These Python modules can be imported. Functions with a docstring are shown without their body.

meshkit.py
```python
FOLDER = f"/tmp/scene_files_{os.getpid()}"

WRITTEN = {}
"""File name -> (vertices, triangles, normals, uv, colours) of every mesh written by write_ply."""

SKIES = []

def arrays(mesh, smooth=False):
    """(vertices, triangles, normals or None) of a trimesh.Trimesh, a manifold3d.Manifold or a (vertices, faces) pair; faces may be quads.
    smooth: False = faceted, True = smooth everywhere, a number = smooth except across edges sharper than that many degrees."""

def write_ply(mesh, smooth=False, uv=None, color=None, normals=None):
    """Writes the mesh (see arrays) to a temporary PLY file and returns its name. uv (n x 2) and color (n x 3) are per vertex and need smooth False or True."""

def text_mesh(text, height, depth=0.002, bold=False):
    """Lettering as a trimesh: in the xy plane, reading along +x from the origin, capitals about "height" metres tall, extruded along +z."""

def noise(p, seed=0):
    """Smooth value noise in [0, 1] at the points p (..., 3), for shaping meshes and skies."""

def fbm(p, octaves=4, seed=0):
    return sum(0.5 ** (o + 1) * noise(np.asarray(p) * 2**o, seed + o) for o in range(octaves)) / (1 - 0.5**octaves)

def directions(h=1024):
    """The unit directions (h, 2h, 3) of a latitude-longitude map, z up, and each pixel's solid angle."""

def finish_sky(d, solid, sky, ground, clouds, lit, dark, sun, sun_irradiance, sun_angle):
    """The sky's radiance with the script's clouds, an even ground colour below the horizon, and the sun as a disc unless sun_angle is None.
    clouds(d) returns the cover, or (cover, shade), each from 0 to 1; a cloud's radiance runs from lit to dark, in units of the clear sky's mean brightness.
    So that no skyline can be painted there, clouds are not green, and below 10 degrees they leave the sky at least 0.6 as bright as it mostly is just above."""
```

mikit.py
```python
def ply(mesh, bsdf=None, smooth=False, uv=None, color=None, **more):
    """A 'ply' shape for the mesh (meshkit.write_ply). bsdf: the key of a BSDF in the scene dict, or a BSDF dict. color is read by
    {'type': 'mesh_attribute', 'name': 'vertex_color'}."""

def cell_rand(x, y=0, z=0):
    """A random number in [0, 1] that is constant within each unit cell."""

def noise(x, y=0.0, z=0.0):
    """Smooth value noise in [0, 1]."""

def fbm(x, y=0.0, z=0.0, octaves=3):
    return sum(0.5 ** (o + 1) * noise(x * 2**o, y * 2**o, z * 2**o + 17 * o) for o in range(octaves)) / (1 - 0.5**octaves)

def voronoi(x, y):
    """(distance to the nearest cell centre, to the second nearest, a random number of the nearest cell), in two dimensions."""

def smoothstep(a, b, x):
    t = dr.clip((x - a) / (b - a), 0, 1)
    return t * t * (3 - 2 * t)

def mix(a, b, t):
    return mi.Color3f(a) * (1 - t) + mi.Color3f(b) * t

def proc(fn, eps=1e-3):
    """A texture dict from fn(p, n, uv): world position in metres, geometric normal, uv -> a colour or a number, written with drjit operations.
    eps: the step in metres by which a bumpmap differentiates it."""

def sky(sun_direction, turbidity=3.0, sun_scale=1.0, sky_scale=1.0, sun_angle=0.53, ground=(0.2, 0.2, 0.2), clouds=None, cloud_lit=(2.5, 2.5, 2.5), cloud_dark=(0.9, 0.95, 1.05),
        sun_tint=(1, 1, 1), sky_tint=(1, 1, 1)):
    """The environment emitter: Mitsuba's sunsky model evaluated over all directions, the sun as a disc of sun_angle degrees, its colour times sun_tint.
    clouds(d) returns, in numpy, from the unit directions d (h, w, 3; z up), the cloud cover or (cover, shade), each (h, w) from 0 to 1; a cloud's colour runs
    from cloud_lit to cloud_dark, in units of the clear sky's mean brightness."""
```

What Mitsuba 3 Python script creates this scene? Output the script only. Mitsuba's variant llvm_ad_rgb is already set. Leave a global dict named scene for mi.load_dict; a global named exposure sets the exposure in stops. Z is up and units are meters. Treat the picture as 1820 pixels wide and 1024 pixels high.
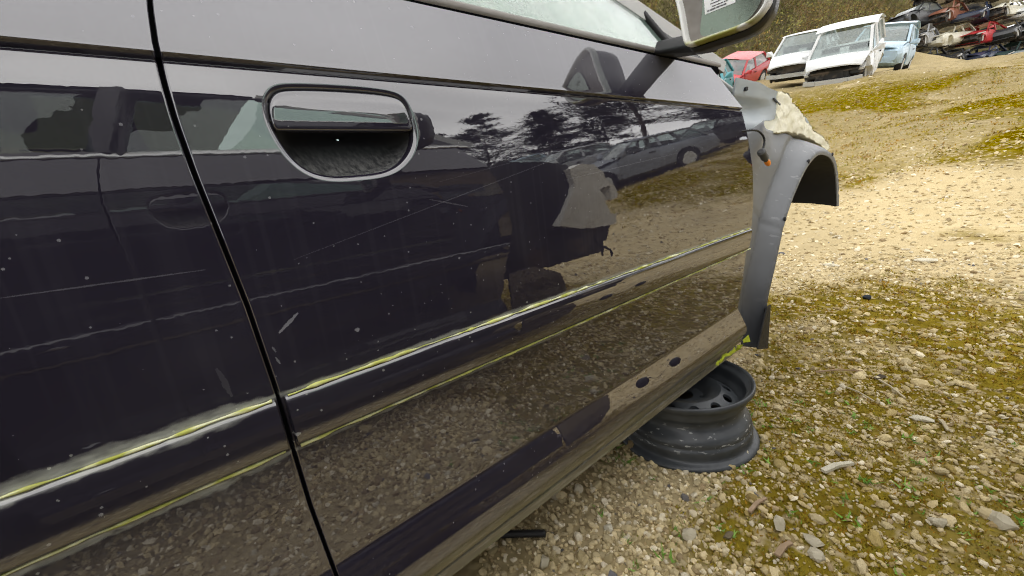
import math, random, numpy as np, trimesh, mitsuba as mi, drjit as dr, mikit, meshkit, manifold3d as m3
from mikit import proc, noise, fbm, voronoi, smoothstep, mix, cell_rand
import shapely.geometry as sg
from scipy.spatial import Delaunay
rng = np.random.default_rng(7); random.seed(7)
T = mi.ScalarTransform4f
scene, labels = {}, {}

# ------------------------------------------------------------------ camera, sky, exposure
EYE = np.array([0.0, -0.5, 0.83])
FWD = np.array([0.6116702, 0.75956294, -0.22118703]); UPV = np.array([0.23277449, 0.09441466, 0.96793693])
scene['camera'] = {'type': 'perspective', 'fov': 103.283, 'fov_axis': 'x', 'near_clip': 0.02, 'far_clip': 600.0,
                   'to_world': T().look_at(origin=EYE.tolist(), target=(EYE + FWD).tolist(), up=UPV.tolist())}
def overcast(d):
    q = d / (np.maximum(d[..., 2:3], 0) + 0.25)
    s = meshkit.fbm(q * [1.1, 2.3, 1.0] + 3.0, 4, 5)
    return np.ones(d.shape[:2]), np.clip((s - 0.33) * 2.2, 0, 1)
scene['sky'] = mikit.sky((0.1, -0.12, 0.98), turbidity=4, sun_scale=0.1, sun_angle=150, clouds=overcast, cloud_lit=(2.2, 2.2, 2.2), cloud_dark=(1.35, 1.37, 1.42))
exposure = 2.9

# ------------------------------------------------------------------ helpers
TF = [np.eye(3), np.zeros(3)]; XWARP = [0]
def set_tf(R=None, t=None):
    TF[0] = np.eye(3) if R is None else np.asarray(R, float); TF[1] = np.zeros(3) if t is None else np.asarray(t, float)
def uniq(key):
    if key not in scene: return key
    k = 1
    while f'{key}_{k:03d}' in scene: k += 1
    return f'{key}_{k:03d}'
def put(key, mesh, bsdf, smooth=False, color=None, normals=None, **more):
    """one entry of the scene; mesh in local coordinates of the current frame"""
    key = uniq(key); R, t = TF
    if isinstance(mesh, m3.Manifold): a = mesh.to_mesh(); mesh = (a.vert_properties[:, :3], a.tri_verts)
    if isinstance(mesh, trimesh.Trimesh): mesh = (mesh.vertices, mesh.faces)
    v, f = np.asarray(mesh[0], float), np.asarray(mesh[1], int)
    if f.shape[1] == 4: f = np.vstack([f[:, [0, 1, 2]], f[:, [0, 2, 3]]])
    if XWARP[0]: v = v + np.outer(XWARP[0] * (1 - sstep(.30, 1.25, v[:, 0])), [1, 0, 0])
    v = v @ R.T + t
    if np.linalg.det(R) < 0: f = f[:, ::-1]
    if normals is not None:
        n = np.asarray(normals) @ np.linalg.inv(R); n = n / np.linalg.norm(n, axis=1, keepdims=True)
        fn = np.cross(v[f[:, 1]] - v[f[:, 0]], v[f[:, 2]] - v[f[:, 0]]); bad = (fn * n[f].sum(1)).sum(1) < 0; f = np.where(bad[:, None], f[:, ::-1], f)
        scene[key] = {'type': 'ply', 'filename': meshkit.write_ply((v, f), True, None, color, n), 'face_normals': False, 'bsdf': {'type': 'ref', 'id': bsdf}, **more}
    else:
        scene[key] = mikit.ply((v, f), bsdf, smooth, color=color, **more)
    return key
def tag(key, label=None, cat=None, group=None, kind=None):
    d = labels.setdefault(key, {})
    for a, b in (('label', label), ('category', cat), ('group', group), ('kind', kind)):
        if b: d[a] = b
    return key
def cat_meshes(ms):
    v, f, at = [], [], 0
    for m in ms:
        if isinstance(m, m3.Manifold): a = m.to_mesh(); m = (a.vert_properties[:, :3], a.tri_verts)
        a, b = (m.vertices, m.faces) if isinstance(m, trimesh.Trimesh) else m
        b = np.asarray(b)
        if b.shape[1] == 4: b = np.vstack([b[:, [0, 1, 2]], b[:, [0, 2, 3]]])
        v.append(np.asarray(a)); f.append(b + at); at += len(a)
    return np.vstack(v), np.vstack(f)
def quads(nr, nc, close=False):
    i, j = np.meshgrid(np.arange(nr - 1), np.arange(nc if close else nc - 1), indexing='ij')
    a = i * nc + j; b = i * nc + (j + 1) % nc
    return np.stack([a, b, b + nc, a + nc], -1).reshape(-1, 4)
def grid(P):
    """surface through an (nr, nc, 3) array of points"""
    return P.reshape(-1, 3), quads(*P.shape[:2])
def spline(pts, n, closed=False):
    p = np.asarray(pts, float)
    if closed: p = np.vstack([p, p[:1]])
    from scipy.interpolate import CubicSpline
    s = np.r_[0, np.cumsum(np.linalg.norm(np.diff(p, axis=0), axis=1) ** 0.5 + 1e-9)]
    c = CubicSpline(s, p, bc_type='periodic' if closed else 'natural')
    q = c(np.linspace(0, s[-1], 20 * n))
    L = np.r_[0, np.cumsum(np.linalg.norm(np.diff(q, axis=0), axis=1))]
    at = np.linspace(0, L[-1], n, endpoint=not closed)
    return np.stack([np.interp(at, L, q[:, k]) for k in range(p.shape[1])], 1)
def tube(pts, r, n=8):
    p = np.asarray(pts, float); r = np.broadcast_to(r, len(p)); t = np.gradient(p, axis=0); t /= np.linalg.norm(t, axis=1, keepdims=True) + 1e-12
    u = np.cross(t[0], [0.3, 0.5, 0.81]); u /= np.linalg.norm(u); rings = []
    for k in range(len(p)):
        u = u - t[k] * (u @ t[k]); u /= np.linalg.norm(u); w = np.cross(t[k], u); a = np.arange(n) * 2 * np.pi / n
        rings.append(p[k] + r[k] * (np.cos(a)[:, None] * u + np.sin(a)[:, None] * w))
    v = np.vstack(rings + [p[:1], p[-1:]]); f = quads(len(p), n, True); f = np.vstack([f[:, [0, 1, 2]], f[:, [0, 2, 3]]]); b = (len(p) - 1) * n; N = len(p) * n
    i = np.arange(n); caps = np.vstack([np.stack([(i + 1) % n, i, i * 0 + N], 1), np.stack([b + i, b + (i + 1) % n, i * 0 + N + 1], 1)])
    return v, np.vstack([f, caps])
def box(lo, hi):
    lo, hi = np.asarray(lo, float), np.asarray(hi, float)
    m = trimesh.creation.box(hi - lo); m.apply_translation((lo + hi) / 2); return m
SPH = m3.Manifold.sphere(1.0, 10)
def rbox(lo, hi, r=0.01):
    lo, hi = np.asarray(lo, float) + r, np.asarray(hi, float) - r
    return m3.Manifold.batch_hull([SPH.scale((r, r, r)).translate((x, y, z)) for x in (lo[0], hi[0]) for y in (lo[1], hi[1]) for z in (lo[2], hi[2])])
def hull(pts, r=None):
    if r: return m3.Manifold.batch_hull([SPH.scale((r, r, r)).translate(tuple(p)) for p in pts])
    return m3.Manifold.hull_points(np.asarray(pts, float))
def beam(a, b, w, h=None, up=(0, 0, 1)):
    a, b = np.asarray(a, float), np.asarray(b, float); t = b - a; t /= np.linalg.norm(t); s = np.cross(t, up); s /= np.linalg.norm(s); u = np.cross(s, t); h = h or w
    return hull([p + i * s * w / 2 + j * u * h / 2 for p in (a, b) for i in (-1, 1) for j in (-1, 1)])
def sheet(poly, yfun, res=0.02, thick=0.004, axis='xz'):
    """a thin curved sheet: an outline in (x, z) pushed to y = yfun(x, z), with a thickness"""
    P = sg.Polygon(poly); b = np.array(P.exterior.coords); ring = np.vstack([p + (q - p) * np.linspace(0, 1, max(1, int(np.hypot(*(q - p)) / res)), endpoint=False)[:, None] for p, q in zip(b[:-1], b[1:])]); n = len(ring)
    x0, z0, x1, z1 = P.bounds; gx, gz = np.meshgrid(np.arange(x0, x1, res), np.arange(z0, z1, res)); g = np.stack([gx.ravel(), gz.ravel()], 1)
    inner = P.buffer(-res * 0.5); import shapely; g = g[shapely.contains_xy(inner, g[:, 0], g[:, 1])]
    pts = np.vstack([ring, g]); tri = Delaunay(pts).simplices; c = pts[tri].mean(1); tri = tri[shapely.contains_xy(P, c[:, 0], c[:, 1])]
    a = pts[tri]; e1, e2 = a[:, 1] - a[:, 0], a[:, 2] - a[:, 0]; area = e1[:, 0] * e2[:, 1] - e1[:, 1] * e2[:, 0]; tri[area < 0] = tri[area < 0][:, ::-1]; tri = tri[np.abs(area) > 1e-9]
    y = yfun(pts[:, 0], pts[:, 1]); v0 = np.stack([pts[:, 0], y, pts[:, 1]], 1); v1 = v0 + [0, thick, 0]; N = len(pts)
    i = np.arange(n); j = (i + 1) % n; side = np.vstack([np.stack([i, i + N, j + N], 1), np.stack([i, j + N, j], 1)])
    if sg.LinearRing(ring).is_ccw is False: side = side[:, ::-1]
    return np.vstack([v0, v1]), np.vstack([tri, tri[:, ::-1] + N, side])
def lathe(profile, n=64, center=(0, 0, 0)):
    p = np.asarray(profile, float); a = np.arange(n) * 2 * np.pi / n
    P = np.stack([p[:, :1] * np.cos(a), p[:, :1] * np.sin(a), p[:, 1:] * np.ones(n)], -1)
    return P.reshape(-1, 3) + np.asarray(center), quads(len(p), n, True)[:, ::-1]
def sstep(a, b, x): t = np.clip((x - a) / (b - a), 0, 1); return t * t * (3 - 2 * t)

# ------------------------------------------------------------------ materials
def mat(key, d, two=True): scene[key] = {'type': 'twosided', 'bsdf': d} if two else d
def rgb(c): return {'type': 'rgb', 'value': list(map(float, c))}
def pri(c, rough=0.5, **k): return {'type': 'principled', 'base_color': c if isinstance(c, dict) else rgb(c), 'roughness': rough, **k}
VCOL = {'type': 'mesh_attribute', 'name': 'vertex_color'}
def moss_sum(x, y, s):
    return (s(1.9 * x + 0.7 * y + 1.1 * s(1.3 * y + .4)) + s(-.9 * x + 2.2 * y + 1.3 * s(1.7 * x)) + .7 * s(5.1 * x + 2.0 * y + 1.2 * s(4.3 * y)) + .7 * s(-3.2 * x + 5.9 * y + s(3.7 * x + 1))
            + .6 * s(12 * x + 5 * y + 1.5 * s(9 * y)) + .6 * s(-7 * x + 13 * y + 1.5 * s(11 * x)))
SHUT_Z = np.array([.20, .31, .41, .498, .576, .654, .75, .825, .886, .936, .97, 1.003, 1.034, 1.12])
SHUT_X = np.array([.068, .066, .060, .054, .052, .051, .046, .039, .033, .030, .030, .032, .036, .052])

def dust_mask(p, n, uv):
    x, y, z = p.x, p.y, p.z
    soft = fbm(x * 5, z * 7, y * 3, 4)
    up = smoothstep(.99, 1.05, z)
    film = .016 + .045 * soft * soft + .010 * smoothstep(.58, .8, fbm(x * 130, z * 2.5, 0, 2)) * smoothstep(.62, .72, z) + up * (.10 + .16 * soft)
    d, d2, c = voronoi(x * 42, z * 42)
    speck = dr.select((c > .93) & (d < .02 + .055 * (c - .93) / .07), .42, 0.)
    f1, f2, fc = voronoi(x * 95 + 1.7, z * 95); speck = dr.maximum(speck, dr.select((fc > .93) & (f1 < .03 + .10 * (fc - .93) / .07), .38, 0.))
    d3, d4, c3 = voronoi(x * 9 + 3.3, z * 9)
    blob = dr.select((c3 > .93) & (d3 + .04 * (noise(x * 260, z * 260) - .5) < .018), .45, 0.)
    # whitish lime bloom bleeding out of the two trim joints, heavier on the rear quarter panel
    rear = smoothstep(.07, -.02, x)
    w1 = .0020 + rear * (.0012 + .0042 * smoothstep(.35, .75, fbm(x * 14, 2.0, 0, 3))) + .002 * fbm(x * 40, 1.0, 0, 3)
    dz = z - .645
    ha = smoothstep(.0, .26, .62 * fbm(x * 60, z * 150, 0, 4) + .22 - dr.abs(dz) / (2.6 * w1)) * dr.exp(-dr.abs(dz) / (1.3 * w1)) * (.3 + .7 * fbm(x * 90, z * 260, 0, 3)) * (.75 + rear * .35)
    dz2 = z - .575
    w2 = .0025 + rear * (.003 + .012 * smoothstep(.4, .8, fbm(x * 11 + 5, 3.0, 0, 3)))
    hb = smoothstep(.0, .26, .62 * fbm(x * 60 + 9, z * 150, 0, 4) + .20 - dr.abs(dz2) / (2.6 * w2)) * dr.exp(-dr.abs(dz2) / (1.3 * w2)) * (.3 + .7 * fbm(x * 90, z * 260, 0, 3)) * (.5 + rear * .45) * smoothstep(.62, .585, z)
    haze = rear * smoothstep(.62, .55, z) * .07 * fbm(x * 12, z * 12, 0, 3)
    low = smoothstep(.345, .30, z) * (.55 + .5 * fbm(x * 6, z * 40, 0, 3)) + smoothstep(.55, .40, z) * smoothstep(.405, .42, z) * .05
    # scuffs and scratches
    def seg(x0, z0, x1, z1, w, k):
        lx, lz = x1 - x0, z1 - z0; L2 = lx * lx + lz * lz
        t = dr.clip(((x - x0) * lx + (z - z0) * lz) / L2, 0, 1)
        q = dr.sqrt(dr.square(x - x0 - t * lx) + dr.square(z - z0 - t * lz)) * (1 + 1.2 * dr.square(2 * t - 1))
        return dr.select(q < w * (.6 + .8 * noise(x * 300, z * 300)), k, 0.)
    sc = seg(.068, .714, .090, .730, .0019, .42) + seg(.058, .700, .060, .694, .0012, .3) + seg(.0585, .688, .061, .680, .0012, .28) + seg(.006, .694, .011, .662, .0026, .06) + seg(-.12, .80, .02, .795, .0007, .16)
    sc = sc + seg(.10, .79, .62, .90, .0005, .13) + seg(.30, .86, .70, .92, .0004, .10) + seg(.28, .838, .34, .822, .0008, .14) + seg(.55, .845, .95, .88, .0006, .2)
    return dr.clip(film + speck + blob + ha + hb + haze + low + sc, 0, .92)
def dust_col(p, n, uv):
    low = smoothstep(.36, .29, p.z)
    g = fbm(p.x * 22, p.z * 60, 0, 3)
    edge = dr.exp(-dr.square((p.z - .645) / .03)) + dr.exp(-dr.square((p.z - .575) / .02))
    a = mix((.38, .38, .41), (.46, .47, .42), dr.clip(edge, 0, 1))
    return mi.Color3f(a) * (1 - low) + mix((.17, .15, .10), (.24, .22, .13), g) * low
scene['dust'] = {'type': 'diffuse', 'reflectance': proc(dust_col)}
scene['clearcoat'] = {'type': 'plastic', 'int_ior': 2.5, 'diffuse_reflectance': rgb((.012, .009, .020)), 'nonlinear': False}
def peel(p, n, uv): return (fbm(p.x * 55, p.y * 55, p.z * 55, 2) * 1.0 + .35 * noise(p.x * 260, p.y * 260, p.z * 260)) * 2.0e-5 + noise(p.x * 5, p.y * 5, p.z * 7) * 1.0e-4
mat('paint', {'type': 'blendbsdf', 'weight': proc(dust_mask), 'a': {'type': 'bumpmap', 'scale': 1.0, 'tex': proc(peel), 'bsdf': {'type': 'ref', 'id': 'clearcoat'}}, 'b': {'type': 'ref', 'id': 'dust'}})
scene['plain_dust'] = {'type': 'diffuse', 'reflectance': rgb((.33, .33, .31))}
mat('dark_paint', {'type': 'blendbsdf', 'weight': .025, 'a': {'type': 'plastic', 'int_ior': 2.1, 'diffuse_reflectance': rgb((.016, .013, .024)), 'nonlinear': False}, 'b': {'type': 'ref', 'id': 'plain_dust'}})
mat('black', {'type': 'diffuse', 'reflectance': rgb((.008, .008, .009))})
mat('rubber', pri((.016, .016, .017), .55, specular=.4))
mat('trim', pri(proc(lambda p, n, uv: mix((.15, .135, .12), (.26, .245, .225), fbm(p.x * 30, p.y * 60, p.z * 60, 3))), .62, specular=.3))
mat('old_trim', {'type': 'roughconductor', 'material': 'none', 'alpha': .22, 'specular_reflectance': rgb((.92, .92, .90))})
def bowl_col(p, n, uv): return mix((.045, .047, .052), (.27, .265, .255), smoothstep(.15, .95, fbm(p.x * 300 + 190 * p.z, p.z * 150 - 80 * p.x, p.y * 150, 4)) * smoothstep(.925, .88, p.z) + .5 * smoothstep(.135, .115, p.x))
mat('bowl', pri(proc(bowl_col), .45, specular=.4))
mat('silver', pri(proc(lambda p, n, uv: mix(mix((.80, .80, .78), (.66, .66, .63), fbm(p.x * 30, p.y * 30, p.z * 30, 3)), (.30, .29, .06), smoothstep(1.086, 1.070, p.z) * smoothstep(.3, .6, fbm(p.y * 40, p.z * 60, 0, 3)))), .32, specular=.5))
mat('mirror_back', pri((.025, .025, .027), .4))
scene['mirror_metal'] = {'type': 'roughconductor', 'material': 'none', 'alpha': .03, 'specular_reflectance': rgb((.30, .34, .30))}
mat('mirror_glass', {'type': 'blendbsdf', 'weight': proc(lambda p, n, uv: dr.clip(.22 + .5 * smoothstep(.62, .85, fbm(p.y * 120, p.z * 120, 0, 3)) + dr.select(voronoi(p.y * 160, p.z * 160)[0] < .12, .3, 0.), 0, .8)), 'a': {'type': 'ref', 'id': 'mirror_metal'}, 'b': {'type': 'diffuse', 'reflectance': rgb((.17, .19, .15))}})
mat('paper', {'type': 'diffuse', 'reflectance': rgb((.80, .80, .80))})
mat('ink', {'type': 'diffuse', 'reflectance': rgb((.12, .12, .13))})
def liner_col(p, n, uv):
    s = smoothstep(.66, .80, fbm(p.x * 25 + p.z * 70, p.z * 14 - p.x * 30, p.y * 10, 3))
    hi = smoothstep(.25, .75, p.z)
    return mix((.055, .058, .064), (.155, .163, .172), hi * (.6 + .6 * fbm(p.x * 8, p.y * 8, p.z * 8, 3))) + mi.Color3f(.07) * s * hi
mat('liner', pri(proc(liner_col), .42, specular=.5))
mat('bracket', pri(proc(lambda p, n, uv: mix((.30, .34, .36), (.40, .43, .44), fbm(p.x * 12, p.y * 12, p.z * 18, 4))), .5, specular=.35))
mat('dark_grey_plastic', pri((.06, .06, .06), .5))
mat('foam', {'type': 'diffuse', 'reflectance': proc(lambda p, n, uv: mix((.70, .66, .46), (.90, .88, .76), fbm(p.x * 45, p.y * 45, p.z * 45, 3)))})
mat('tank', pri((.62, .60, .54), .35))
mat('amber', pri((.85, .25, .02), .12, specular=.6))
mat('moss_mat', {'type': 'diffuse', 'reflectance': proc(lambda p, n, uv: mix(mix((.34, .35, .05), (.64, .66, .20), noise(p.x * 9, 0, 0)), (.80, .80, .52), smoothstep(.36, .72, fbm(p.x * 60, p.y * 200, p.z * 200, 3))))})
mat('green_moss', {'type': 'diffuse', 'reflectance': proc(lambda p, n, uv: mix((.22, .27, .02), (.42, .45, .05), fbm(p.x * 120, p.y * 120, p.z * 120, 2)))})
def sill_col(p, n, uv):
    g = fbm(p.x * 7, p.y * 40, p.z * 60, 4); a = fbm(p.x * 25 + 3, p.y * 60, p.z * 110, 4)
    c = mix((.10, .093, .072), (.25, .232, .17), g)
    c = mi.Color3f(c) * (1 - .7 * smoothstep(.5, .72, a)) + mi.Color3f(.30, .29, .25) * (.7 * smoothstep(.5, .72, a))
    gr = dr.clip(dr.exp(-dr.square((p.z - .307) / .007)) * 1.0 + .4 * smoothstep(.5, .8, fbm(p.x * 9 + 8, p.z * 30, 0, 3)), 0, 1)
    return mi.Color3f(c) * (1 - .55 * gr) + mi.Color3f(.17, .185, .055) * (.55 * gr)
mat('sill', pri(proc(sill_col), .38, specular=.5))
mat('steel', pri(proc(lambda p, n, uv: mix(mix((.026, .030, .035), (.072, .080, .088), fbm(p.x * 25, p.y * 25, p.z * 25, 4)), (.36, .37, .37), smoothstep(.66, .76, fbm(p.x * 60, p.y * 60, p.z * 160, 3)) * smoothstep(.135, .09, p.z) * smoothstep(.04, .07, p.z))), .42, specular=.55))
scene['tint'] = {'type': 'thindielectric', 'specular_transmittance': rgb((.74, .88, .82))}
mat('dirty_glass', {'type': 'blendbsdf', 'weight': proc(lambda p, n, uv: dr.clip((.03 + .13 * smoothstep(.35, .75, fbm(p.x * 30, p.y * 12, p.z * 12, 4))), 0, .6)), 'a': {'type': 'ref', 'id': 'tint'}, 'b': {'type': 'principledthin', 'base_color': rgb((.62, .78, .70)), 'roughness': .6, 'diff_trans': 1.1}}, two=False)
mat('clear_glass', {'type': 'thindielectric', 'specular_transmittance': rgb((.80, .90, .86))}, two=False)
mat('seat_cloth', {'type': 'diffuse', 'reflectance': rgb((.055, .058, .06))})
mat('dash', {'type': 'diffuse', 'reflectance': rgb((.05, .06, .055))})
mat('grey_metal', pri((.46, .46, .44), .45)); mat('dark_metal', pri(proc(lambda p, n, uv: mix((.018, .018, .018), (.11, .085, .065), smoothstep(.4, .75, fbm(p.x * 6, p.y * 6, p.z * 6, 4)))), .6))
def shade(c):
    return pri(proc(lambda p, n, uv: mi.Color3f(c) * (.72 + .42 * fbm(p.x * 2.3, p.y * 2.3, p.z * 4, 4))), .28, clearcoat=.7, clearcoat_gloss=.9, specular=.5)
for k, c in dict(white=(.64, .65, .64), cream=(.60, .58, .47), skyblue=(.42, .56, .66), red=(.46, .035, .04), teal=(.05, .26, .30), greycar=(.20, .22, .25), charcoal=(.035, .038, .042), navy=(.025, .035, .07),
                 silvercar=(.36, .37, .38), rust=(.25, .10, .06), bottle=(.04, .07, .065)).items(): mat('body_' + k, shade(c))
mat('vertex', {'type': 'diffuse', 'reflectance': VCOL})
mat('bark', {'type': 'diffuse', 'reflectance': proc(lambda p, n, uv: mix((.05, .04, .03), (.12, .10, .075), fbm(p.x * 8, p.y * 8, p.z * 3, 3)))})
mat('stone_mat', {'type': 'diffuse', 'reflectance': proc(lambda p, n, uv: mix((.36, .32, .22), (.56, .51, .39), fbm(p.x * 60, p.y * 60, p.z * 60, 4)))})
mat('white_stone', {'type': 'diffuse', 'reflectance': proc(lambda p, n, uv: mix((.50, .46, .34), (.68, .64, .52), fbm(p.x * 60, p.y * 60, p.z * 60, 4)))})
mat('slate', {'type': 'diffuse', 'reflectance': rgb((.035, .04, .048))})
mat('wood', {'type': 'diffuse', 'reflectance': proc(lambda p, n, uv: mix((.26, .18, .11), (.46, .34, .23), fbm(p.x * 90, p.y * 90, p.z * 30, 3)))})
mat('straw', {'type': 'diffuse', 'reflectance': rgb((.46, .40, .27))})
def ground_col(p, n, uv):
    x, y = p.x, p.y; s = dr.sin; r = dr.sqrt(dr.square(x) + dr.square(y + .5))
    m = moss_sum(x, y, s); slope = smoothstep(6.0, 7.6, r) * smoothstep(15., 12.5, r); sand = smoothstep(2.6, 3.8, r) * smoothstep(7.4, 6.0, r)
    far = moss_sum(x * .33 + 2, y * .33, s)
    near = smoothstep(0., -.3, y - .35 * x + .28) * smoothstep(.68, .95, r)
    mk = smoothstep(-.5, 1.2, m * .45 - 2.6 * sand + 1.45 * near - .9 * (1 - near)) * (1 - .6 * slope) + slope * smoothstep(-.9, 1.3, far) * .85
    mk = mk * (1 - .85 * smoothstep(14., 18., r)) * smoothstep(.2, .5, fbm(x * 28, y * 28, 0, 3))
    d, d2, c = voronoi(x * 38, y * 38); e, e2, c2 = voronoi(x * 11 + 7, y * 11)
    g = fbm(x * 3.1, y * 3.1, 0, 4); fine = fbm(x * 90, y * 90, 0, 2); big = fbm(x * .55, y * .9, 0, 4)
    base = mix((.30, .235, .125), (.56, .46, .27), .45 * c + .35 * g + .35 * fine * smoothstep(.75, .2, d))
    pale = mix((.51, .40, .215), (.64, .525, .305), .5 * g + .5 * c2)
    base = mi.Color3f(base) * (1 - sand * .75) + mi.Color3f(pale) * (sand * .75)
    light = dr.select((c2 > .80) & (e < .22), .5, 0.) * smoothstep(3., 6., r)
    base = mi.Color3f(base) * (1 - light) + mi.Color3f(.62, .57, .44) * light
    base = mi.Color3f(base) * (.68 + .62 * big)
    mossc = mix((.115, .078, .008), (.275, .210, .024), fbm(x * 14, y * 14, 0, 3))
    return mi.Color3f(base) * (1 - mk) + mi.Color3f(mossc) * mk
def ground_bump(p, n, uv):
    d, d2, c = voronoi(p.x * 38, p.y * 38); e, e2, c2 = voronoi(p.x * 11 + 7, p.y * 11)
    return .006 * c * smoothstep(.6, .1, d) + .012 * c2 * smoothstep(.45, .1, e) + .02 * fbm(p.x * 3, p.y * 3, 0, 4)
mat('ground_mat', {'type': 'bumpmap', 'scale': 1.0, 'tex': proc(ground_bump, 3e-3), 'bsdf': {'type': 'diffuse', 'reflectance': proc(ground_col)}})
def bank_col(p, n, uv): return mix(mix((.30, .235, .14), (.46, .37, .23), fbm(p.x, p.y, p.z, 4)), (.085, .075, .036), smoothstep(5.6, 7.6, p.z + 1.4 * fbm(p.x * .6, p.y * .6, 0, 3)))
mat('bank_mat', {'type': 'diffuse', 'reflectance': proc(bank_col)})

# ------------------------------------------------------------------ the ground: flat lane by the cars, rising towards the back, a steep bank behind
def H(x, y):
    x, y = np.asarray(x, float), np.asarray(y, float)
    k = np.clip(1 + .035 * (y - 2), .72, 1.25)
    ramp = lambda x0: np.logaddexp(0, (x - x0) / .8) * .8
    z = (.235 * ramp(4.2) - .13 * ramp(17.0)) * k
    h = (meshkit.fbm(np.stack([x * .45, y * .45, x * 0], -1), 4, 3) - .5)
    r = np.hypot(x, y + .5)
    z = z + h * .5 * sstep(4.5, 10, r) + (meshkit.fbm(np.stack([x * 1.7, y * 1.7, x * 0], -1), 3, 9) - .5) * .05 * sstep(1.2, 3.0, r)
    for gx, gy, hh, w in ((38.5, 5.0, 1.3, 2.2), (22.5, 9.2, 1.2, 2.4)): z = z + hh * np.exp(-((x - gx) ** 2 + (y - gy) ** 2) / w ** 2)
    return z
def bank_top(x, y):
    s = x * .12 + y * .993 - 11.8
    return np.clip(s, 0, 26) * .95 + .8 * (meshkit.fbm(np.stack([x * .25, y * .25, x * 0], -1), 3, 21) - .5) * sstep(0, 4, s)
def knots(*seg): return np.unique(np.concatenate([np.arange(a, b, d) for a, b, d in seg]))
gx = knots((-80, -10, 7), (-10, -1, .6), (-1, 3.2, .04), (3.2, 9, .12), (9, 22, .35), (22, 60, 1.0), (60, 140, 8))
gy = knots((-90, -30, 6), (-30, -8, 1.0), (-8, -2.2, .25), (-2.2, 1.6, .04), (1.6, 6, .15), (6, 14, .5), (14, 40, 1.5), (40, 110, 7))
X, Y = np.meshgrid(gx, gy, indexing='ij')
tag(put('ground', grid(np.stack([X, Y, H(X, Y)], -1)), 'ground_mat', True), kind='structure')
bx, by = np.meshgrid(np.arange(8, 135, 1.3), np.arange(-2, 60, .8), indexing='ij')
tag(put('hillside', grid(np.stack([bx, by, H(bx, by) - .4 + bank_top(bx, by)], -1)), 'bank_mat', True), kind='structure')

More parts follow.
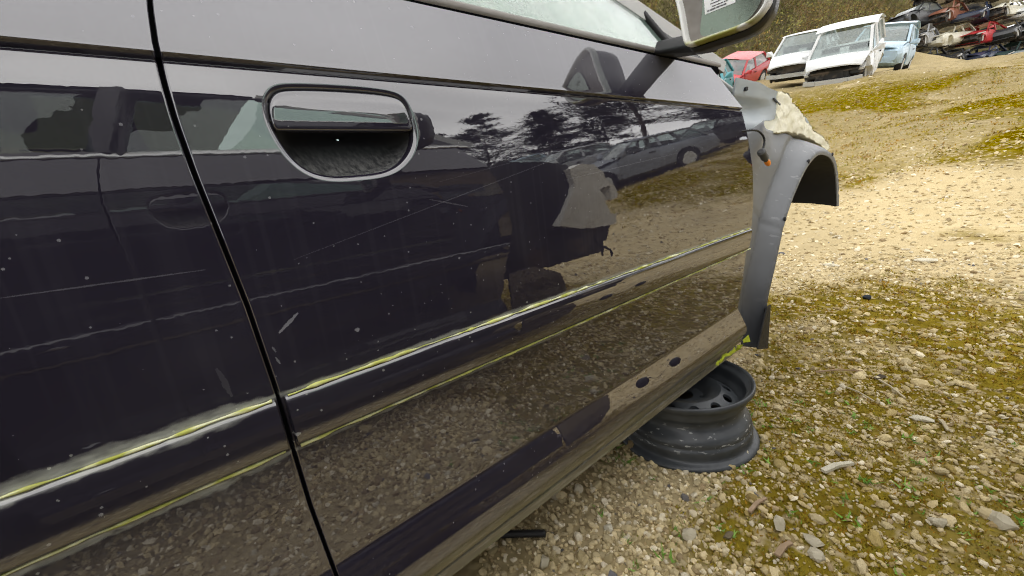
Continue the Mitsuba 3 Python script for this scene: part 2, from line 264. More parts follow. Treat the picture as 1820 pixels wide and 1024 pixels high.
# loose gravel: every stone its own little solid
def stones(n, xy, dia, col, sub=0, sink=.30, z=None):
    base = []
    for k in range(10):
        m = trimesh.creation.icosphere(subdivisions=sub); v = m.vertices * (1 + .35 * (rng.random((len(m.vertices), 1)) - .5)) * [1, .6 + .4 * rng.random(), .45 + .35 * rng.random()]
        base.append((v, m.faces))
    nv, nf = len(base[0][0]), len(base[0][1])
    kind = rng.integers(0, 10, n); B = np.stack([b[0] for b in base])[kind]; a = rng.random(n) * 2 * np.pi; tl = rng.normal(0, .3, (n, 2))
    R = np.zeros((n, 3, 3)); ca, sa = np.cos(a), np.sin(a); R[:, 0, 0] = ca; R[:, 0, 1] = -sa; R[:, 1, 0] = sa; R[:, 1, 1] = ca; R[:, 2, 2] = 1
    R[:, 2, 0] = tl[:, 0]; R[:, 2, 1] = tl[:, 1]
    V = np.einsum('nij,nkj->nki', R, B) * (dia[:, None, None] / 2)
    zz = H(xy[:, 0], xy[:, 1]) if z is None else z
    V += np.stack([xy[:, 0], xy[:, 1], zz + dia * (.5 - sink) * .6], -1)[:, None]
    F = np.stack([b[1] for b in base])[kind] + (np.arange(n) * nv)[:, None, None]
    return V.reshape(-1, 3), F.reshape(-1, 3), np.repeat(col, nv, 0)
def moss_np(x, y): return moss_sum(x, y, np.sin)
def moss_at(xy):
    x, y = xy[:, 0], xy[:, 1]; r = np.hypot(x, y + .5); sand = sstep(2.6, 3.8, r) * sstep(7.4, 6.0, r); near = sstep(0., -.3, y - .35 * x + .28) * sstep(.68, .95, r)
    return moss_np(x, y) * .45 - 2.6 * sand + 1.45 * near - .9 * (1 - near) + .2
def stone_cols(n, xy):
    t = rng.random(n); u = rng.random((n, 1))
    c = np.where((t < .5)[:, None], [.58, .485, .29], np.where((t < .72)[:, None], [.46, .38, .22], np.where((t < .90)[:, None], [.70, .63, .47], np.where((t < .993)[:, None], [.34, .26, .15], [.15, .145, .15]))))
    c = c * (.80 + .55 * u) * (1 - .06 * sstep(2.4, 3.4, np.hypot(xy[:, 0], xy[:, 1] + .5)))[:, None]
    m = sstep(-.5, 1.4, moss_at(xy))[:, None] * (.75 * rng.random((n, 1)) ** 1.5)
    return c * (1 - m) + np.array([.30, .21, .03]) * m
parts = []
def sector(n, r0, r1, a0, a1):
    r = np.sqrt(rng.random(n) * (r1 ** 2 - r0 ** 2) + r0 ** 2); a = np.radians(a0 + (a1 - a0) * rng.random(n)); return np.stack([r * np.cos(a), r * np.sin(a) - .5], 1)
for n, r0, r1, a0, a1, med, sg_, sub in ((46000, .35, 1.9, -75, 62, .0095, .42, 0), (900, .35, 2.0, -70, 62, .024, .30, 1), (22000, 1.9, 4.0, -62, 30, .0145, .42, 0), (12000, 4.0, 8.0, -58, 26, .022, .42, 0), (4000, 8.0, 18.0, -55, 24, .04, .45, 0)):
    xy = sector(n, r0, r1, a0, a1); keep = rng.random(n) < np.where(moss_at(xy) > .9, .50, 1.0) * np.where((xy[:, 1] > .9) & (xy[:, 0] < 2.5), 0.0, 1.0)
    xy = xy[keep]; n = len(xy); parts.append(stones(n, xy, med * np.exp(rng.normal(0, sg_, n)).clip(.4, 2.6), stone_cols(n, xy), sub))
n = 18000; xy = np.stack([-.7 + 1.5 * rng.random(n), -2.3 + 2.35 * rng.random(n)], 1); parts.append(stones(n, xy, .012 * np.exp(rng.normal(0, .42, n)).clip(.4, 2.6), stone_cols(n, xy), 0))
v, f = cat_meshes([p[:2] for p in parts])
tag(put('gravel', (v, f), 'vertex', False, color=np.vstack([p[2] for p in parts])), 'loose beige limestone gravel spread over the yard', 'gravel', kind='stuff')
# moss cushions: many short upright blades in the hollows
def blades(xy, h, w, per, col, lean=.6, z0=-.001):
    n = len(xy); N = n * per; at = np.repeat(xy, per, 0) + rng.normal(0, 1, (N, 2)) * np.repeat(w, per)[:, None]; a = rng.random(N) * 2 * np.pi; hh = np.repeat(h, per) * (.5 + .8 * rng.random(N)); bw = hh * .38
    z = H(at[:, 0], at[:, 1]) + z0; d = np.stack([np.cos(a), np.sin(a)], 1); tip = rng.normal(0, lean, (N, 2)) * hh[:, None]
    p0 = np.c_[at - d * bw[:, None], z]; p1 = np.c_[at + d * bw[:, None], z]; p2 = np.c_[at + tip, z + hh]
    return np.stack([p0, p1, p2], 1).reshape(-1, 3), np.arange(3 * N).reshape(-1, 3), np.repeat(np.repeat(col, per, 0) * (.7 + .6 * rng.random((N, 1))), 3, 0)
xs = []
for n, r0, r1, h, w in ((16000, .35, 2.2, .0065, .007), (9000, 2.2, 4.2, .010, .013), (6000, 5.5, 14, .022, .05)):
    xy = sector(n, r0, r1, -62, 55 if r0 < 2 else 26); m = moss_at(xy); keep = rng.random(n) < sstep(-.3 if r0 < 5 else -1, 1.2, m); keep &= ~((xy[:, 1] > .9) & (xy[:, 0] < 2.5)); xy = xy[keep]; n = len(xy)
    c = np.where(rng.random((n, 1)) < .55, [.325, .24, .028], np.where(rng.random((n, 1)) < .5, [.25, .225, .035], [.32, .175, .022])); xs.append(blades(xy, np.full(n, h), np.full(n, w), 9, c))
v, f = cat_meshes([p[:2] for p in xs])
tag(put('moss', (v, f), 'vertex', False, color=np.vstack([p[2] for p in xs])), 'golden olive moss growing between the stones', 'moss', kind='stuff')
xy = sector(150, .5, 1.7, -12, 45); xy = xy[~((xy[:, 1] > .6) & (xy[:, 0] < 2.5))]; xy = np.vstack([xy, [[1.33, -.02], [1.35, .01], [1.34, .0], [1.36, -.01], [1.32, -.04]]]); n = len(xy)
v, f, c = blades(xy, np.full(n, .007) * (.6 + .8 * rng.random(n)), np.full(n, .009), 10, np.where(rng.random((n, 1)) < .5, [.16, .30, .05], [.22, .36, .08]), 1.2, .004)
tag(put('weeds', (v, f), 'vertex', False, color=c), 'tiny green weed seedlings between the stones', 'weeds', kind='stuff')

# ------------------------------------------------------------------ the dark hatchback (side skin shared by both hatchbacks)
SL_Z = np.array([.290, .300, .310, .325, .340, .351, .398, .407, .44, .56, .60, .70, .80, .89, .95, .9850, .9857, .9882, .9888, .9936, .9944, 1.000, 1.05, 1.13])
SL_D = np.array([-75, -62, -42, -14, 5, 17, 19, -1.2, -.7, -.3, 0, .2, .5, 1.3, 3.3, 6, 52, 52, -57, -57, 24, 18, 17, 17])
zz = np.linspace(.29, 1.13, 8401); yy = np.concatenate([[0], np.cumsum(np.tan(np.radians(np.interp((zz[1:] + zz[:-1]) / 2, SL_Z, SL_D))) * (zz[1] - zz[0]))]); yy -= np.interp(.66, zz, yy)
def bow(x): x = np.asarray(x, float); return np.where(x < -.6, .05 * (-(x + .6)) ** 2.0, 0) + np.where(x < -1.25, .9 * np.maximum(-(x + 1.25), 0) ** 2.2, 0) + 0 * x
def skin_y(x, z): return np.interp(z, zz, yy) + bow(x)
def skin_n(x, z):
    s = np.tan(np.radians(np.interp(z, SL_Z, SL_D))); e = 1e-3; bx_ = (bow(x + e) - bow(x - e)) / (2 * e); n = np.stack([bx_ + 0 * s, -1 + 0 * s, s + 0 * bx_], -1); return n / np.linalg.norm(n, axis=-1, keepdims=True)
def skin_patch(xl, xr, z, nx, hem_l=False, hem_r=False):
    """rows at heights z between the curves xl(z) and xr(z); a hem rolls the edge inwards"""
    z = np.asarray(z, float); a, b = xl(z), xr(z); r = .0022; cols, nor = [], []
    t = np.linspace(0, 1, nx); Xg = (a + r * hem_l)[:, None] * (1 - t) + (b - r * hem_r)[:, None] * t; Zg = np.repeat(z[:, None], nx, 1); P = np.stack([Xg, skin_y(Xg, Zg), Zg], -1); N = skin_n(Xg, Zg)
    def hem(e, n0, sgn):
        out = []
        for g in (30, 60, 90): g = math.radians(g); out.append((e + [sgn * r * math.sin(g), r * (1 - math.cos(g)), 0], n0 * math.cos(g) + np.array([sgn, 0, 0]) * math.sin(g)))
        out.append((e + [sgn * r, r + .018, 0], n0 * 0 + [sgn, 0, 0])); return out
    L = hem(P[:, 0], N[:, 0], -1)[::-1] if hem_l else []; Rr = hem(P[:, -1], N[:, -1], 1) if hem_r else []
    P = np.concatenate([p[:, None] for p, _ in L] + [P] + [p[:, None] for p, _ in Rr], 1); N = np.concatenate([n[:, None] for _, n in L] + [N] + [n[:, None] for _, n in Rr], 1)
    return P.reshape(-1, 3), quads(*P.shape[:2]), N.reshape(-1, 3)
def join(ps):
    v, f = cat_meshes([p[:2] for p in ps]); return v, f, np.vstack([p[2] for p in ps])
def zrows(z0, z1):
    k = [z for z in np.r_[np.arange(.29, .36, .003), np.arange(.36, .395, .008), np.arange(.395, .412, .0015), np.arange(.412, .98, .012), np.arange(.98, .984, .0015), np.arange(.984, .9965, .0005), np.arange(.9965, 1.008, .0015), np.arange(1.008, 1.13, .008)] if z0 + 4e-4 < z < z1 - 4e-4]
    return np.array([z0] + k + [z1])
ZTOP, ZBOT = 1.097, .300
shut = lambda z: np.interp(z, SHUT_Z, SHUT_X)
DF_Z = np.array([.29, .345, .405, .484, .57, .648, .72, .821, .919, .996, 1.049, 1.10]); DF_X = np.array([1.33, 1.312, 1.295, 1.325, 1.352, 1.393, 1.404, 1.398, 1.362, 1.325, 1.262, 1.20])
front = lambda z: np.interp(z, DF_Z, DF_X)
HANDLE = spline([(.113, .958), (.121, .9665), (.138, .9705), (.186, .9725), (.252, .9700), (.268, .962), (.2745, .940), (.2715, .912), (.240, .882), (.192, .8745), (.155, .876), (.131, .887), (.1165, .908), (.1095, .932), (.1095, .948)], 120, True)
HC = np.array([.192, .925])
def handle_patch():
    x0, x1, z0, z1 = .085, .300, .86, .981; d = HANDLE - HC; rings, nor = [], []
    k = np.minimum(np.where(d[:, 0] > 0, (x1 - HC[0]) / np.maximum(d[:, 0], 1e-6), (x0 - HC[0]) / np.minimum(d[:, 0], -1e-6)), np.where(d[:, 1] > 0, (z1 - HC[1]) / np.maximum(d[:, 1], 1e-6), (z0 - HC[1]) / np.minimum(d[:, 1], -1e-6)))
    outer = HC + d * k[:, None]
    for cx, cz in ((x0, z0), (x0, z1), (x1, z0), (x1, z1)):
        i = np.argmin(np.hypot(outer[:, 0] - cx, outer[:, 1] - cz)); outer[i] = (cx, cz)
    t = np.roll(HANDLE, -1, 0) - np.roll(HANDLE, 1, 0); out = np.stack([t[:, 1], -t[:, 0]], 1); out /= np.linalg.norm(out, axis=1, keepdims=True)
    out *= np.sign((out * d).sum(1, keepdims=True)); r = .0075; edge = HANDLE + out * r * .75; P, N = [], []
    for s in (0, .25, .5, .75, .9, 1.0):
        q = outer * (1 - s) + edge * s; P.append(np.stack([q[:, 0], skin_y(q[:, 0], q[:, 1]), q[:, 1]], -1)); N.append(skin_n(q[:, 0], q[:, 1]))
    n0, e0 = N[-1], P[-1]; o3 = np.stack([out[:, 0], 0 * out[:, 0], out[:, 1]], 1)
    for g in (12, 25, 40, 55, 70, 82, 90):
        g = math.radians(g); P.append(e0 - o3 * r * math.sin(g) + np.array([0, r * (1 - math.cos(g)), 0])); N.append(n0 * math.cos(g) - o3 * math.sin(g))
    P.append(P[-1] + [0, .006, 0]); N.append(-o3)
    P, N = np.stack(P), np.stack(N); return (P.reshape(-1, 3), quads(len(P), len(HANDLE), True), N.reshape(-1, 3)), P[-1]
def lumpy(x0, x1, y, z, r0, r1, step=.006, seed=0, keep=.0):
    x = np.arange(x0, x1, step); n = len(x); q = meshkit.fbm(np.stack([x * 45, x * 0 + seed, x * 0], -1), 3, seed); r = r0 + (r1 - r0) * np.clip((q - .3) / .4, 0, 1)
    r = np.where(q < keep, .0002, r); p = np.stack([x, y(x) + 0 * x, z + .0012 * (meshkit.noise(np.stack([x * 60, x * 0, x * 0 + 5], -1), seed) - .5)], -1); return tube(p, r, 6)

def side(car, detail, far=False):
    """one side of a hatchback: rear quarter panel, door, sill. detail: with moss and the handle recess"""
    q = f'{car}__rear_quarter_panel' if not far else f'{car}__far_quarter_panel'
    arch = lambda z: -.585 + np.sqrt(np.maximum(.35 ** 2 - np.maximum(z - .33, 0) ** 2, 0)) + 0 * z
    arch2 = lambda z: -.585 - np.sqrt(np.maximum(.35 ** 2 - np.maximum(z - .33, 0) ** 2, 0)) + 0 * z
    sl = lambda z: shut(z) - .0018
    qp = [skin_patch(arch, sl, zrows(ZBOT, .68), 20, False, True), skin_patch(lambda z: -1.45 + 0 * z, sl, zrows(.68, ZTOP + .02), 46, False, True), skin_patch(lambda z: -1.45 + 0 * z, arch2, zrows(ZBOT, .68), 14)]
    v, f, n = join(qp); put(q, (v, f), 'paint' if detail else 'dark_paint', normals=n)
    qt = put(f'{q}__moulding', moulding(-.225, lambda z: shut(z) - .0045), 'paint' if detail else 'dark_paint', 40)
    d = f'{car}__door' if not far else f'{car}__far_door'; dl = lambda z: shut(z) + .0018
    hp, bowl_ring = handle_patch()
    dp = [skin_patch(dl, front, zrows(ZBOT, .86), 60, True, True), skin_patch(dl, lambda z: .085 + 0 * z, zrows(.86, .981), 6, True, False), skin_patch(lambda z: .300 + 0 * z, front, zrows(.86, .981), 50, False, True),
          skin_patch(dl, front, zrows(.981, ZTOP), 60, True, True), hp]
    v, f, n = join(dp); put(d, (v, f), 'paint' if detail else 'dark_paint', normals=n)
    put(f'{d}__moulding', moulding(lambda z: shut(z) + .0048, lambda z: front(z) - .012), 'paint' if detail else 'dark_paint', 40)
    # handle: bowl and flap
    c3 = np.array([HC[0], 0, HC[1]]); rings = [bowl_ring]
    for s, dy in ((.985, .012), (.94, .024), (.85, .034), (.6, .039), (.3, .041), (.02, .041)): q_ = c3 + (bowl_ring - c3) * s; q_[:, 1] = bowl_ring[:, 1] + dy - .004; rings.append(q_)
    put(f'{d}__handle_bowl', (np.vstack(rings), quads(len(rings), 120, True)), 'bowl', 50)
    fl = sg.Polygon(HANDLE).buffer(-.0016).intersection(sg.box(0, .9265, 1, 1)).buffer(-.004).buffer(.004)
    m = trimesh.creation.extrude_polygon(fl, .010); v = m.vertices
    ys = lambda x, z: skin_y(x, z) + .0006 - .0016 * (1 - ((z - .948) / .024) ** 2)
    b = np.array([fl.buffer(-o).exterior.interpolate(i / 160, normalized=True).coords[0] for o in (0, .0006, .0016, .003, .006, .010, .0145) for i in range(160)]).reshape(7, 160, 2)
    ring = [np.stack([b[0, :, 0], ys(b[0, :, 0], b[0, :, 1]) + .012, b[0, :, 1]], -1)]
    for k, dy in enumerate((.0028, .0012, .0003, 0, 0, 0, 0)): ring.append(np.stack([b[k, :, 0], ys(b[k, :, 0], b[k, :, 1]) + dy, b[k, :, 1]], -1))
    cy = np.array([[fl.centroid.x, 0, fl.centroid.y]]); cy[:, 1] = ys(cy[:, 0], cy[:, 2]); ring.append(np.repeat(ring[-1].mean(0)[None], 160, 0) * [1, 1, 1])
    put(f'{d}__handle_flap', (np.vstack(ring), quads(len(ring), 160, True)), 'paint' if detail else 'dark_paint', True)
    put(f'{d}__handle_seal', tube(np.array([[a, skin_y(a, b_) + .0035, b_] for a, b_ in HANDLE if b_ > .935]), .0016, 6), 'rubber', True)
    # seal in the shut line, waist seal, pane
    P = np.stack([np.stack([shut(zrows(.30, 1.11)) + o, skin_y(shut(zrows(.30, 1.11)), np.minimum(zrows(.30, 1.11), 1.09)) + .017, zrows(.30, 1.11)], -1) for o in (-.03, .03)], 1)
    put(f'{car}__door_seal' if not far else f'{car}__far_door_seal', grid(P), 'black', True)
    y0 = float(skin_y(0, ZTOP)); xs_ = np.linspace(-1.0, 1.262, 90); rise = .004 * (xs_ / 1.26)
    prof = [(y0 + .002, ZTOP + .003), (y0 - .0005, ZTOP + .006), (y0 + .001, ZTOP + .012), (y0 + .006, ZTOP + .0165), (y0 + .014, ZTOP + .018), (y0 + .02, ZTOP + .012)]
    if not detail: prof = [(y0 - .004, ZTOP - .002), (y0 - .006, ZTOP + .002), (y0 - .004, ZTOP + .006), (y0 + .012, ZTOP + .019), (y0 + .02, ZTOP + .016)]
    put(f'{d}__waist_seal', grid(np.stack([np.stack([xs_, y + 0 * xs_ + bow(xs_), z + rise], -1) for y, z in prof])), 'trim' if detail else 'old_trim', True)
    put(f'{d}__seal_lip', grid(np.stack([np.stack([xs_, y + 0 * xs_ + bow(xs_), z + rise * .6], -1) for y, z in ((y0 + .008, ZTOP - .012), (y0 + .0035, ZTOP - .002), (y0 + .003, ZTOP + .0045))])), 'black', True)
    gy_ = lambda z: y0 + .012 + (z - ZTOP - .015) * .52
    def plate(pts, th=.004, off=0.0):
        p = np.array([[x, gy_(z) + off, z] for x, z in pts]); return hull(np.vstack([p, p + [0, th, 0]]))
    put(f'{d}__window_glass', plate([(.10, 1.108), (1.035, 1.112), (.955, 1.235), (.52, 1.375), (.16, 1.385)]), 'dirty_glass' if detail else 'clear_glass')
    put(f'{d}__window_frame', cat_meshes([tube([[x, gy_(z) - .002, z] for x, z in pts], .009, 6) for pts in ([(1.050, 1.105), (.968, 1.24), (.53, 1.385)], [(.53, 1.385), (.16, 1.395), (-.3, 1.375)], [(.088, 1.10), (.13, 1.39)])]), 'rubber', True)
    put(f'{d}__sail_panel', plate([(1.045, 1.112), (1.235, 1.118), (.975, 1.24)], .012, -.002), 'mirror_back')
    put(f'{q}__window_glass', plate([(-.85, 1.16), (.06, 1.108), (.10, 1.38), (-.45, 1.345)]), 'clear_glass')
    put(f'{car}__sill' if not far else f'{car}__far_sill', sill_mesh(), 'sill' if detail else 'dark_paint', 40)
    if detail:
        yt = lambda x: skin_y(x, .6415) - .0035; yb = lambda x: skin_y(x, .578) - .002
        for host, x0, x1, s in ((q, -.22, .046, 1), (d, .060, 1.375, 2)):
            put(f'{host}__moss_line', cat_meshes([lumpy(x0, x1, yt, .6428, .0008, .0030, seed=s), lumpy(x0, x1, yb, .5788, .0013, .0030, seed=s + 4)]), 'moss_mat', True)
def moulding(x0, x1):
    prof = [(.6425, .001), (.6415, -.003), (.639, -.0062), (.635, -.0076), (.625, -.0088), (.611, -.0096), (.598, -.0096), (.589, -.0090), (.5835, -.0074), (.5805, -.003), (.579, .002)]
    z = np.array([p[0] for p in prof]); y = np.array([p[1] for p in prof]); a = x0(z) if callable(x0) else x0 + 0 * z; b = x1(z) if callable(x1) else x1 + 0 * z
    t = np.r_[0, .0008, np.linspace(.002, .998, 40), .9992, 1]; dep = np.where((t == 0) | (t == 1), .006, 0); X_ = a[:, None] * (1 - t) + b[:, None] * t; Z_ = np.repeat(z[:, None], len(t), 1)
    return grid(np.stack([X_, skin_y(X_, .61 + 0 * X_) + y[:, None] + dep, Z_], -1))
def sill_mesh():
    yb = float(skin_y(0, .30)); x = np.linspace(-.24, 1.352, 60)
    prof = [(yb + .030, .312), (yb + .010, .306), (yb + .003, .300), (yb + .002, .292), (yb + .006, .280), (yb + .014, .266), (yb + .024, .256), (yb + .026, .2535), (yb + .0225, .2515), (yb + .0235, .232), (yb + .027, .2305), (yb + .028, .25), (yb + .10, .245), (yb + .30, .23)]
    g = np.stack([np.stack([x, y + 0 * x, z + .0015 * (meshkit.fbm(np.stack([x * 6, x * 0 + k, x * 0], -1), 2, 3) - .5)], -1) for k, (y, z) in enumerate(prof)])
    v, f = grid(g); e = g[:, -1]; c = e.mean(0); n = len(e); V2 = np.vstack([e, c[None]]); F2 = np.stack([np.arange(n), (np.arange(n) + 1) % n, np.full(n, n)], 1)
    return cat_meshes([(v, f), (V2, F2)])

def mirror_unit(car, sticker):
    k = f'{car}__door_mirror'
    fr = np.array([(-.045, 1.215), (-.051, 1.161), (-.064, 1.092), (-.0705, 1.073), (-.080, 1.0695), (-.120, 1.0685), (-.158, 1.0675), (-.185, 1.0695), (-.200, 1.0755), (-.211, 1.086), (-.2165, 1.098), (-.222, 1.14), (-.222, 1.185), (-.205, 1.208), (-.15, 1.217)])
    o = spline(fr, 96, True); P = sg.Polygon(o); ring = lambda d: np.array([P.buffer(-d).exterior.interpolate(i / 120, normalized=True).coords[0] for i in range(120)])
    R0 = ring(0)
    def loop(q, x): return np.stack([0 * q[:, 0] + x, q[:, 0], q[:, 1]], -1)
    put(k, (np.vstack([loop(ring(.0005), .872), loop(R0, .860), loop(ring(.0008), .8535), loop(ring(.003), .8500), loop(ring(.006), .8510), loop(ring(.008), .8545), loop(ring(.0095), .866)]), quads(7, 120, True)), 'silver', True)
    cen = np.array([-.135, 1.142]); sh = lambda q, s, dy, dz: cen + (q - cen) * s + [dy, dz]
    put(f'{k}__housing', (np.vstack([loop(sh(R0, .97, 0, -.004), .868), loop(sh(R0, 1.0, 0, -.008), .880), loop(sh(R0, .985, .004, -.008), .91), loop(sh(R0, .88, .012, -.004), .945), loop(sh(R0, .62, .02, 0), .972), loop(sh(R0, .02, .02, 0), .982)]), quads(6, 120, True)), 'mirror_back', True)
    g = spline([(-.098, 1.200), (-.1005, 1.14), (-.0955, 1.087), (-.110, 1.0795), (-.150, 1.0768), (-.178, 1.0792), (-.194, 1.090), (-.203, 1.105), (-.209, 1.14), (-.208, 1.18), (-.196, 1.200), (-.15, 1.207)], 80, True)
    tilt = lambda q: .8605 + .05 * (q[:, 0] + .15) - .02 * (q[:, 1] - 1.14); L = np.stack([tilt(g), g[:, 0], g[:, 1]], -1); c = np.array([[float(tilt(np.array([[-.15, 1.14]]))[0]), -.15, 1.14]])
    i = np.arange(80); put(f'{k}__glass', (np.vstack([L, c]), np.stack([i, (i + 1) % 80, 0 * i + 80], 1)), 'mirror_glass', False)
    put(f'{k}__backplate', (np.vstack([loop(ring(.0085), .864), loop(cen + (ring(.01) - cen) * .02, .870)]), quads(2, 120, True)), 'trim', True)
    put(f'{k}__arm', hull([(.90, -.09, 1.068), (.94, -.09, 1.072), (.90, -.05, 1.085), (.95, -.05, 1.09), (.93, .035, 1.105), (1.02, .035, 1.108), (.95, .04, 1.125), (1.02, .04, 1.128), (.90, -.09, 1.095)], .006), 'rubber', 40)
    if sticker:
        at = lambda y, z, o=.0012: [float(tilt(np.array([[y, z]]))[0]) - o, y, z]
        s0, s1, sh_ = np.array([-.1055, 1.1165]), np.array([-.1605, 1.1150]), np.array([.002, .034])
        put(f'{k}__sticker', hull([at(*p, o) for p in (s0, s1, s0 + sh_, s1 + sh_) for o in (.0006, .0012)]), 'paper')
        ms = []
        for r, (u0, u1, th) in enumerate(((.08, .72, .0028), (.25, .86, .0018), (.20, .80, .0018), (.25, .92, .0018), (.20, .70, .0018), (.1, .9, .003))):
            b = s0 + sh_ * (.07 + .15 * r); words = np.sort(rng.random(5)) * (u1 - u0) + u0; words[0] = u0
            for a_, b_ in zip(words, np.r_[words[1:] - .02, u1]):
                if b_ - a_ > .015: ms.append(hull([at(*(b + (s1 - s0) * t + sh_ * h), o) for t in (a_, b_) for h in (0, th / .034) for o in (.0013, .0016)]))
        put(f'{k}__sticker_print', cat_meshes(ms), 'ink')

def middle(car, W=1.72):
    """roof, screens, pillars, cabin of a hatchback; x forward, y from this side (0) to the far side (W)"""
    yr = np.linspace(0, 1, 13); xr = np.linspace(0, 1, 22); roof = np.zeros((22, 13, 3))
    for i, t in enumerate(xr):
        x = .46 - 1.75 * t; z = 1.405 + .022 * math.sin(math.pi * min(1, t * 1.1 + .08)) - .10 * max(0, t - .6) ** 1.4; w = .20 + .05 * t
        roof[i] = np.stack([np.full(13, x), w + (W - 2 * w) * yr, z + .025 * np.sin(np.pi * yr)], -1)
    put(f'{car}__roof', grid(roof), 'dark_paint', True)
    ws = np.zeros((8, 13, 3))
    for i, t in enumerate(np.linspace(0, 1, 8)):
        x, z, w = 1.30 + (.48 - 1.30) * t, 1.085 + (1.405 - 1.085) * t + .03 * math.sin(math.pi * t), .10 + .11 * t; ws[i] = np.stack([x + .06 * np.sin(np.pi * yr), w + (W - 2 * w) * yr, np.full(13, z)], -1)
    put(f'{car}__windscreen', grid(ws), 'clear_glass', True)
    rs = np.zeros((6, 13, 3))
    for i, t in enumerate(np.linspace(0, 1, 6)): rs[i] = np.stack([-1.27 - .22 * t - .05 * np.sin(np.pi * yr), .25 - .1 * t + (W - .5 + .2 * t) * yr, np.full(13, 1.36 - .32 * t)], -1)
    put(f'{car}__rear_screen', grid(rs), 'clear_glass', True)
    tl = np.zeros((7, 15, 3)); yt = np.linspace(0, 1, 15)
    for i, (x, z, w) in enumerate(((-1.49, 1.05, .13), (-1.54, 1.0, .09), (-1.57, .85, .08), (-1.58, .72, .075), (-1.63, .66, .07), (-1.64, .45, .075), (-1.56, .33, .1))): tl[i] = np.stack([x - .05 * np.sin(np.pi * yt) ** .5, w + (W - 2 * w) * yt, np.full(15, z)], -1)
    put(f'{car}__tailgate', grid(tl), 'dark_paint', True)
    for k, m in enumerate((lambda y: W - y, lambda y: y)):
        put(f'{car}__pillar', beam((1.285, m(.055), 1.105), (.47, m(.215), 1.405), .045, .03), 'grey_metal' if k else 'dark_paint')
        put(f'{car}__pillar', beam((.06, m(.075), 1.10), (.12, m(.20), 1.40), .05, .07), 'mirror_back')
        put(f'{car}__pillar', hull([(-.80, m(.07), 1.10), (-1.47, m(.15), 1.06), (-1.30, m(.27), 1.36), (-.40, m(.22), 1.39), (-.44, m(.21), 1.36), (-1.3, m(.30), 1.33)]), 'dark_paint')
    put(f'{car}__floor_pan', box((-1.5, .14, .235), (1.33, W - .14, .30)), 'dark_metal'); put(f'{car}__bulkhead', box((1.28, .10, .26), (1.33, W - .10, 1.06)), 'dark_metal')
    put(f'{car}__dashboard', hull([(1.27, .12, 1.06), (1.27, W - .12, 1.06), (.80, .14, 1.02), (.80, W - .14, 1.02), (.86, .14, .78), (.86, W - .14, .78), (1.2, .14, .70), (1.2, W - .14, .7)], .02), 'dash', 40)
    for yc in (.46, W - .46):
        s = put(f'{car}__seat', cat_meshes([rbox((-.05, yc - .25, .42), (.46, yc + .25, .58), .05), hull([(-.02, yc - .2, .56), (-.02, yc + .2, .56), (-.24, yc - .19, 1.12), (-.24, yc + .19, 1.12), (.08, yc - .2, .56), (.08, yc + .2, .56), (-.16, yc - .19, 1.12), (-.16, yc + .19, 1.12)], .04), rbox((-.31, yc - .13, 1.18), (-.19, yc + .13, 1.34), .04)]), 'seat_cloth', 50)
    put(f'{car}__rear_seat', cat_meshes([rbox((-.95, .2, .42), (-.5, W - .2, .58), .05), hull([(-1.0, .2, .55), (-1.0, W - .2, .55), (-1.15, .25, 1.05), (-1.15, W - .25, 1.05)], .07)]), 'seat_cloth', 50)
    sw = np.array([[math.cos(a) * .0, math.cos(a) * .185, math.sin(a) * .185] for a in np.linspace(0, 2 * np.pi, 33)]); sw = sw @ np.array([[.9, 0, -.42], [0, 1, 0], [.42, 0, .9]]).T + [.66, .46, .99]
    put(f'{car}__steering_wheel', cat_meshes([tube(sw, .014, 8), beam((.66, .29, .99), (.66, .63, .99), .04, .02), beam((.66, .46, .99), (.85, .46, .93), .06, .06)]), 'dash', 40)
    for y in (.3, W - .3): put(f'{car}__chassis_rail', box((1.33, y - .05, .42), (2.35, y + .05, .55)), 'dark_metal')
    put(f'{car}__engine', cat_meshes([rbox((1.62, .45, .40), (2.15, 1.25, .92), .05), rbox((1.75, .62, .9), (2.0, 1.1, 1.0), .03), rbox((1.45, .35, .8), (1.62, .75, .98), .03)]), 'dark_metal', 40)
    for y in (.12, W - .12): put(f'{car}__rear_tyre', lathe_y((-.585, y + (.0 if y < 1 else -.0), .30), .30, .18), 'rubber', 40)
def lathe_y(c, r, w):
    p = [(r * .62, -w * .42), (r * .66, -w / 2), (r * .93, -w / 2), (r, -w * .35), (r, w * .35), (r * .93, w / 2), (r * .66, w / 2), (r * .62, w * .42), (.001, w * .3), (.001, -w * .3), (r * .62, -w * .42)]
    v, f = lathe(p, 40); return np.stack([v[:, 0], v[:, 2], v[:, 1]], -1) + np.asarray(c), f[:, ::-1]
MIR = np.diag([1., -1, 1])
def hatchback(car, R, t, detail):
    set_tf(R, t); side(car, detail); mirror_unit(car, detail); middle(car)
    set_tf(R @ MIR, np.asarray(t) + R @ [0, 1.72, 0]); side(car, False, True); set_tf(R, t)
CAR = 'black_hatchback'
hatchback(CAR, np.eye(3), np.zeros(3), True)
tag(CAR, 'dirty purple-black hatchback propped on a steel wheel, mossy door trim, front wing missing', 'car')
tag(f'{CAR}__door_mirror__sticker', 'white printed paper label stuck on the mirror glass')
